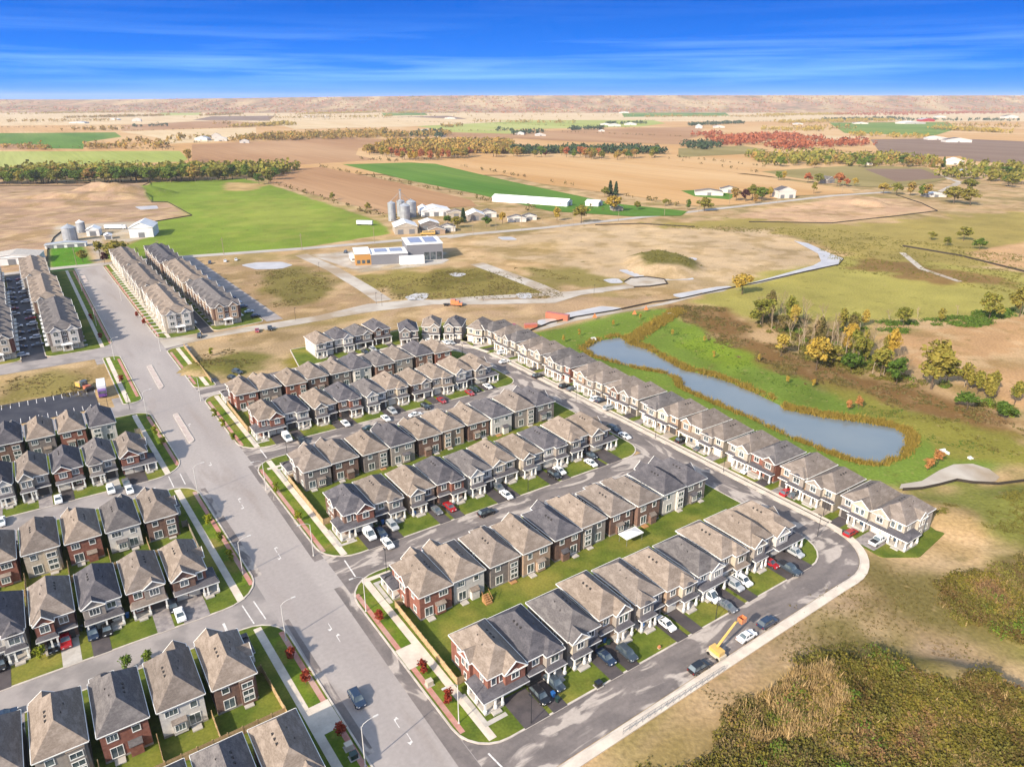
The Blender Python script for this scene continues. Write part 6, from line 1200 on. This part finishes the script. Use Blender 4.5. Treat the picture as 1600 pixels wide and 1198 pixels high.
# saplings on the verges, one by one
for u, v, lf, l in ((593,972,'leaf_street_red','red sapling on the right verge above the pale lay-by'), (662,1052,'leaf_street_red','red-green sapling on the right verge below the pale lay-by'), (700,1100,'leaf_street_red','red-green sapling on the right verge nearest the bottom corner'), (456,1031,'leaf_street_red','red sapling on the left verge, upper of three'), (479,1068,'leaf_street_red','red sapling on the left verge, middle of three'), (534,1150,'leaf_street_red','deep red sapling on the left verge, lowest of three'), (432,770,'leaf_street_green','green sapling on the right verge beside the middle fence, upper'), (467,815,'leaf_street_green','green sapling on the right verge beside the middle fence, lower'), (336,652,'leaf_street_green','yellow-green sapling on the right verge, upper of three'), (349,668,'leaf_street_green','yellow-green sapling on the right verge, middle of three'), (366,690,'leaf_street_green','yellow-green sapling on the right verge, lower of three'),
        (243,680,'leaf_street_green','yellow-green sapling on the left verge opposite the island'), (255,697,'leaf_street_green','green sapling on the left verge opposite the island, lower'), (327,820,'leaf_street_green','green sapling on the left verge above the near street, upper'), (346,848,'leaf_street_green','yellow-green sapling on the left verge above the near street, middle'), (361,876,'leaf_street_green','green sapling on the left verge above the near street, lower'), (190,598,'leaf_street_red','red sapling on the left verge by the box truck'), (215,496,'leaf_street_red','red sapling before the right town houses, upper'), (226,508,'leaf_street_red','red sapling before the right town houses, lower'), (143,500,'leaf_street_red','red sapling beside the left town houses, upper'), (158,530,'leaf_street_red','red sapling beside the left town houses, lower'),
        (199,1045,'leaf_green','dark sapling on the lower left street verge, left'), (233,1036,'leaf_green','dark sapling on the lower left street verge, right'), (65,1030,'leaf_street_green','yellow shrub on the lawn of the second lowest left row'), (330,555,'leaf_street_green','sapling on the vacant lot fence')): tree(G(u, v, 0.12), 'young', lf, 3.6, l, 'saplings on the verges', 1.15, 'sapling')
for u, v in ((830,560), (905,525), (958,510), (1000,500), (1018,512), (1100,535), (1115,560), (1185,565), (880,535), (845,535), (1050,525), (1230,600), (1270,605)): tree(G(u, v), 'young', 'leaf_yellow', 3.6, 'small staked yellow sapling on the green pond bank', 'saplings on the pond bank', 0.8, 'sapling')
HILLW = []
# far woods, too distant to tell the trees apart
def far_wood(segs, mat, label, hh=16, per=20):
    V_, F_ = [], []; nb = 0
    for u0, v0, u1, v1, depth, dens in segs:
        a, b = G(u0, v0, -0.7), G(u1, v1, -0.7); L = (b-a).length; n = max(3, int(L*dens/9.0)); tt_ = rng.random(n); off = rng.random(n)*depth
        base = np.array([a.x, a.y, -0.7])+tt_[:, None]*np.array([b.x-a.x, b.y-a.y, 0]); base[:, 1] += off
        hs = hh*(0.7+0.6*rng.random(n)); idx = np.repeat(np.arange(n), per); m = len(idx); dv = rng.normal(size=(m, 3)); dv /= np.linalg.norm(dv, axis=1)[:, None]
        p = base[idx].copy(); rr = hs[idx]*0.42; p += dv*np.stack([rr, rr, hs[idx]*0.42], 1)*(rng.random(m)**0.4)[:, None]; p[:, 2] += hs[idx]*0.5
        sz = (hs[idx]*0.10*(0.7+0.6*rng.random(m)))[:, None]; nn = dv+rng.normal(size=(m, 3))*0.5; nn /= np.linalg.norm(nn, axis=1)[:, None]; a_ = np.cross(nn, rng.normal(size=(m, 3))); a_ /= np.linalg.norm(a_, axis=1)[:, None]; b_ = np.cross(nn, a_)
        V_.append(np.stack([p-a_*sz-b_*sz, p+a_*sz-b_*sz*0.8, p+a_*sz*0.9+b_*sz, p-a_*sz*0.8+b_*sz*0.9], 1).reshape(-1, 3)); F_.append(np.arange(4*m).reshape(m, 4)+nb); nb += 4*m
    stuff(obj('far_woods', raw_mesh('far_woods', np.concatenate(V_), np.concatenate(F_)), M[mat]), label, 'woods')
far_wood([(572,241,800,241,330,46), (350,223,700,214,160,5), (395,219,600,210,150,4), (0,233,70,236,30,1), (130,234,255,233,60,2), (185,226,275,224,60,1), (90,186,250,182,200,2.5), (90,206,200,204,80,1.5), (310,182,370,180,150,2), (260,219,330,220,30,1), (690,200,720,199,80,2), (1190,255,1250,250,60,2), (1300,258,1420,255,60,1.5)], 'leaf_autumn', 'autumn hedgerows and woods across the left of the plain')
far_wood([(-40,283,430,279,120,11), (1200,262,1300,260,120,3), (1300,262,1490,260,120,3), (1180,252,1300,248,80,2.5), (1510,284,1640,292,80,3), (1540,272,1640,274,80,3), (1230,258,1420,252,60,2)], 'leaf_olive', 'olive trees massed in belts at both sides of the plain')
far_wood([(355,200,455,197,120,3), (400,199,440,195,100,3), (0,180,170,177,500,2), (460,180,580,177,300,2.5), (620,178,720,175,300,2), (550,185,610,183,100,1), (1200,182,1330,180,250,3), (1230,194,1410,190,200,3), (1340,214,1480,219,120,2), (1490,205,1600,210,200,4), (1205,206,1310,206,120,2)], 'leaf_yellow', 'yellowing woods far across the plain', 15)
far_wood([(700,173,1620,175,600,2.6), (1135,230,1200,226,140,4), (1130,226,1260,218,200,5), (1220,236,1370,228,120,3.5), (1080,214,1130,213,60,2), (880,172,910,171,200,2), (1340,182,1600,178,600,2), (850,172,940,170,300,1.5), (1220,225,1300,222,100,2), (320,180,370,179,100,1.5), (720,168,800,168,300,1.2)], 'leaf_red', 'red autumn woods on the right of the plain', 16)
far_wood([(800,242,1040,242,100,10), (890,205,945,203,80,3), (1085,236,1135,232,140,5), (800,212,850,209,60,2), (940,196,1010,194,60,1.5), (590,214,690,216,60,2), (650,212,690,208,50,2), (470,168,540,166,200,2), (620,172,670,171,150,2), (1080,198,1165,194,120,2.5), (770,206,800,206,60,1.5), (1300,190,1420,187,200,2), (190,200,260,198,60,1), (1340,190,1600,190,250,1.5)], 'leaf_conifer', 'dark evergreen stands scattered over the plain', 15)
far_wood([(-100,225,300,236,6,0.6), (300,224,530,214,8,0.8), (620,190,1000,201,10,0.6), (850,206,1090,215,8,0.8), (700,205,860,206,8,0.8), (1000,188,1300,192,12,0.7), (400,190,640,184,10,0.8), (1100,215,1380,246,8,0.7), (1060,247,1200,262,8,0.8), (1330,262,1600,262,10,0.8), (190,206,400,199,8,0.7), (0,200,200,198,10,0.8), (500,262,720,306,6,0.9), (720,306,770,318,6,1), (660,250,860,286,5,0.4), (860,286,1000,312,5,0.4), (420,286,580,338,8,0.7), (1000,312,1070,326,8,1.2), (1020,246,1190,272,6,0.3), (560,250,620,254,20,2), (300,256,420,262,6,0.4), (30,262,290,252,5,0.2), (560,332,640,352,10,0.8), (820,330,1000,332,20,0.5)], 'leaf_scrub', 'bushes along the field edges', 5.5, 12)
far_wood([(0,174,800,174,500,2.2), (0,173,1600,172,1300,0.8), (0,192,180,190,80,2), (420,186,560,184,60,2), (740,192,900,194,50,1.5), (1010,184,1230,184,80,2), (1240,201,1340,203,60,2), (1480,198,1600,200,80,2.5), (330,196,360,195,40,1.5), (250,186,1100,184,900,0.3)], 'leaf_autumn', 'specks of woodland toward the horizon', 16, 8)
# woods over the escarpment on the horizon
n_ = 9000; fi = rng.random(n_)*178; fj = rng.random(n_)**0.8*3.9; i0 = fi.astype(int); j0 = fj.astype(int); a_ = (fi-i0)[:, None]; b_ = (fj-j0)[:, None]
hb = (HV[j0, i0]*(1-a_)+HV[j0, i0+1]*a_)*(1-b_)+(HV[j0+1, i0]*(1-a_)+HV[j0+1, i0+1]*a_)*b_; hb = hb[(np.abs(hb[:, 0]) < 6800) & (fbm(hb[:, 0], hb[:, 1]*3, 500, 15) > 0.44)]; hh_ = len(hb)//2
for mt, part_, l_ in (('leaf_autumn', hb[:hh_], 'olive and gold woods along the horizon'), ('leaf_red', hb[hh_:], 'rust woods along the horizon')): HILLW.append((mt, part_, l_))
# ground cover: scrub, dry grass and reeds
def scatter(name, polys, n, label, mat, quads, rad, size, blade=False, avoid=None, cat='ground cover', dens=None):
    V_ = []; P_ = [[G(u, v) for u, v in q] for q in polys]; ar = [abs(sum(p[i-1].x*p[i].y-p[i].x*p[i-1].y for i in range(len(p))))/2 for p in P_]; tot = sum(ar)
    for p, A_ in zip(P_, ar):
        k = int(n*A_/tot*3)+50; x = rng.uniform(min(q.x for q in p), max(q.x for q in p), k*2); y = rng.uniform(min(q.y for q in p), max(q.y for q in p), k*2); ok = sdist(x, y, p)+22*(fbm(x, y, 15, 77)-0.5) < 0
        ok &= (fbm(x, y, dens or 9, 88+len(V_)+n % 7)-0.33)*3.2 > rng.random(len(x)); x, y = x[ok][:int(n*A_/tot)], y[ok][:int(n*A_/tot)]; ii_ = np.clip(np.round((x-GX0)/GD).astype(int), 0, nx-1); jj = np.clip(np.round((y-GY0)/GD).astype(int), 0, ny-1); V_.append(np.stack([x, y, gz[jj*nx+ii_]], 1))
    return finish_scatter(name, np.concatenate(V_), label, mat, quads, rad, size, blade, cat)
def finish_scatter(name, base, label, mat, quads, rad, size, blade, cat):
    n = len(base); idx = np.repeat(np.arange(n), quads); m = len(idx); sc = (0.55+0.9*rng.random(n))[idx]
    if blade:
        p = base[idx]+np.stack([rng.normal(size=m)*rad*sc, rng.normal(size=m)*rad*sc, np.zeros(m)], 1); a = rng.random(m)*6.28; w = (0.09+0.06*rng.random(m))*size; h = size*sc*(0.7+0.5*rng.random(m)); d1 = np.stack([np.cos(a)*w, np.sin(a)*w, np.zeros(m)], 1); ln = np.stack([rng.normal(size=m)*0.3*h, rng.normal(size=m)*0.3*h, h], 1)
        v = np.stack([p-d1, p+d1, p+ln], 1).reshape(-1, 3); f = np.arange(3*m).reshape(m, 3)
    else:
        dv = rng.normal(size=(m, 3)); dv[:, 2] = np.abs(dv[:, 2]); dv /= np.linalg.norm(dv, axis=1)[:, None]; p = base[idx]+dv*(rad*sc*(rng.random(m)**0.5))[:, None]*np.array([1, 1, 0.8])
        nn = dv+rng.normal(size=(m, 3))*0.6; nn /= np.linalg.norm(nn, axis=1)[:, None]; a = np.cross(nn, rng.normal(size=(m, 3))); a /= np.linalg.norm(a, axis=1)[:, None]; b = np.cross(nn, a); s_ = (size*(0.5+rng.random(m)))[:, None]
        v = np.stack([p-a*s_, p+a*s_*0.6-b*s_*0.6, p+a*s_*0.8+b*s_*0.5, p-a*s_*0.4+b*s_*0.7], 1).reshape(-1, 3); f = np.arange(4*m).reshape(m, 4)
    return stuff(obj(name, raw_mesh(name, v, f), M[mat]), label, cat)
for mt, part_, l_ in HILLW: finish_scatter('far_woods', part_, l_, mt, 6, 13.0, 5.0, False, 'woods')
SE = [(1010,1230), (1130,1118), (1240,1050), (1290,1030), (1400,1035), (1500,1060), (1700,1150), (1800,1280), (1010,1280)]; NE = [(1440,905), (1520,868), (1600,850), (1720,840), (1760,1080), (1640,1040), (1540,985), (1480,950)]
scatter('scrub', [SE, NE], 2600, 'olive brown scrub over the rough ground at the lower right', 'leaf_scrub', 34, 1.0, 0.2, dens=14); scatter('scrub', [SE, NE], 2300, 'brown brush on the hummocks at the lower right', 'leaf_brush', 40, 1.5, 0.22, dens=24); scatter('scrub', [SE, NE], 1100, 'greener weeds among the scrub at the lower right', 'leaf_weed', 22, 0.7, 0.18, dens=16)
scatter('dry_grass', [[(1170,1090), (1230,1060), (1300,1070), (1280,1130), (1210,1160), (1160,1130)]], 700, 'tall tan dry grass by the spoil mounds', 'dry_grass', 14, 0.4, 1.3, True); scatter('dry_grass', [SE, NE], 1800, 'scattered dry grass on the rough ground at the lower right', 'dry_grass', 12, 0.4, 0.8, True)
scatter('scrub', [[(1040,478), (1130,482), (1190,530), (1340,585), (1480,620), (1600,660), (1600,690), (1450,640), (1230,590), (1100,530)], [(1180,490), (1260,545), (1420,600), (1420,590), (1280,500)]], 2600, 'brown undergrowth beneath the tree belt', 'leaf_scrub', 16, 0.9, 0.25)
scatter('scrub', [[(1370,640), (1500,690), (1600,720), (1600,690), (1480,640)], [(1020,352), (1300,358), (1500,385), (1600,400), (1600,470), (1500,440), (1330,425), (1250,370)], [(985,402), (1040,396), (1090,410), (1085,425), (1010,424)]], 2600, 'low weeds over the right meadows', 'leaf_weed', 10, 0.8, 0.25); scatter('scrub', [[(1240,520), (1350,522), (1500,508), (1600,494), (1600,484), (1480,496), (1330,510)]], 700, 'dark bushes in the hedge of the right tan field', 'leaf_green', 26, 1.6, 0.35)
scatter('scrub', [[(400,425), (470,418), (520,440), (500,470), (430,480)], [(560,432), (760,418), (860,447), (880,462), (700,468), (610,468)], [(290,560), (360,545), (420,560), (370,592), (320,588)], [(0,585), (120,580), (150,612), (0,640)], [(800,415), (975,440), (860,440)]], 3500, 'weeds over the undeveloped building land', 'leaf_scrub', 8, 0.6, 0.2)
scatter('weeds', [[(1400,790), (1490,775), (1600,762), (1700,762), (1700,860), (1560,850), (1500,812)], [(1180,1080), (1330,1005), (1420,1020), (1560,1085), (1700,1145), (1700,1190), (1380,1055), (1250,1080), (1010,1230), (960,1230)]], 2600, 'olive grass tufts around the rough ground at the lower right', 'leaf_weed', 10, 0.5, 0.14, dens=7); scatter('weeds', [[(920,1230), (1330,925), (1440,880), (1480,900), (1450,970), (1600,1050), (1700,1090), (1700,1150), (1540,1085), (1400,1020), (1260,1045), (1100,1130), (1020,1230)]], 1500, 'small dry weeds on the bare dirt beside the bottom street', 'leaf_scrub', 8, 0.35, 0.11, dens=6); scatter('weeds', [[(1380,640), (1480,680), (1600,712), (1600,745), (1520,722), (1440,700)], [(1030,505), (1110,530), (1200,585), (1300,625), (1400,650), (1380,660), (1200,600), (1080,550)]], 900, 'rough tufts on the green pond bank', 'leaf_green', 8, 0.5, 0.13, dens=8)
for lf, nb_, l_ in (('leaf_green', 60, 'dark green bushes dotted over the rough ground at the lower right'), ('leaf_weed', 110, 'olive bushes dotted over the rough ground at the lower right'), ('leaf_brush', 170, 'rust brown bushes dotted over the rough ground at the lower right')):
    scatter('bushes', [SE, NE], nb_, l_, lf, 170, 2.0, 0.2, dens=30)
scatter('bushes', [[(1160,495), (1260,560), (1340,590), (1480,618), (1600,660), (1600,640), (1480,600), (1300,550), (1200,490)]], 150, 'low bushes filling the belt above the pond', 'leaf_weed', 120, 2.2, 0.3); scatter('bushes', [[(1200,505), (1340,575), (1480,612), (1600,655), (1600,635), (1480,600), (1260,510)]], 90, 'dark low bushes in the belt above the pond', 'leaf_green', 120, 2.0, 0.3)
pd_ = ccw(POND); ring = []
for _ in range(3400):
    i = random.randrange(len(pd_)); a, b = pd_[i], pd_[(i+1) % len(pd_)]; q = a.lerp(b, random.random()); dr = (b-a).normalized(); nn = Vector((dr.y, -dr.x, 0)); q = q+nn*random.uniform(-0.2, 2.4); 
    if vnoise(np.array([q.x]), np.array([q.y]), 9, 12)[0] > random.random()*0.9: ring.append((q.x, q.y, gheight(q.x, q.y)-0.1))
ca_, cb_ = G(985,532), G(1060,485)
for _ in range(700): q = ca_.lerp(cb_, random.random()); q = q+Vector((random.uniform(-3, 3), random.uniform(-4, 4), 0)); ring.append((q.x, q.y, 0))
finish_scatter('reeds', np.array(ring), 'yellow reeds around the shore of the pond', 'cattail', 16, 0.5, 1.15, True, 'reeds')

# ------------------------------------------------------------------ haze over the plain
hz_ = MB().box(-12600, 12600, -1600, 12600, -6.0, 172.0); ho = obj('haze', hz_, None); hm = bpy.data.materials.new('haze'); hm.use_nodes = True; T = hm.node_tree; T.nodes.clear()
vo = N(T, 'ShaderNodeVolumePrincipled'); vo.inputs['Color'].default_value = (0.93, 0.94, 1.0, 1); vo.inputs['Density'].default_value = 0.000045; vo.inputs['Anisotropy'].default_value = 0.0; T.links.new(vo.outputs[0], N(T, 'ShaderNodeOutputMaterial').inputs['Volume']); ho.data.materials.append(hm)
stuff(ho, 'thin pale haze over the far plain', 'haze')
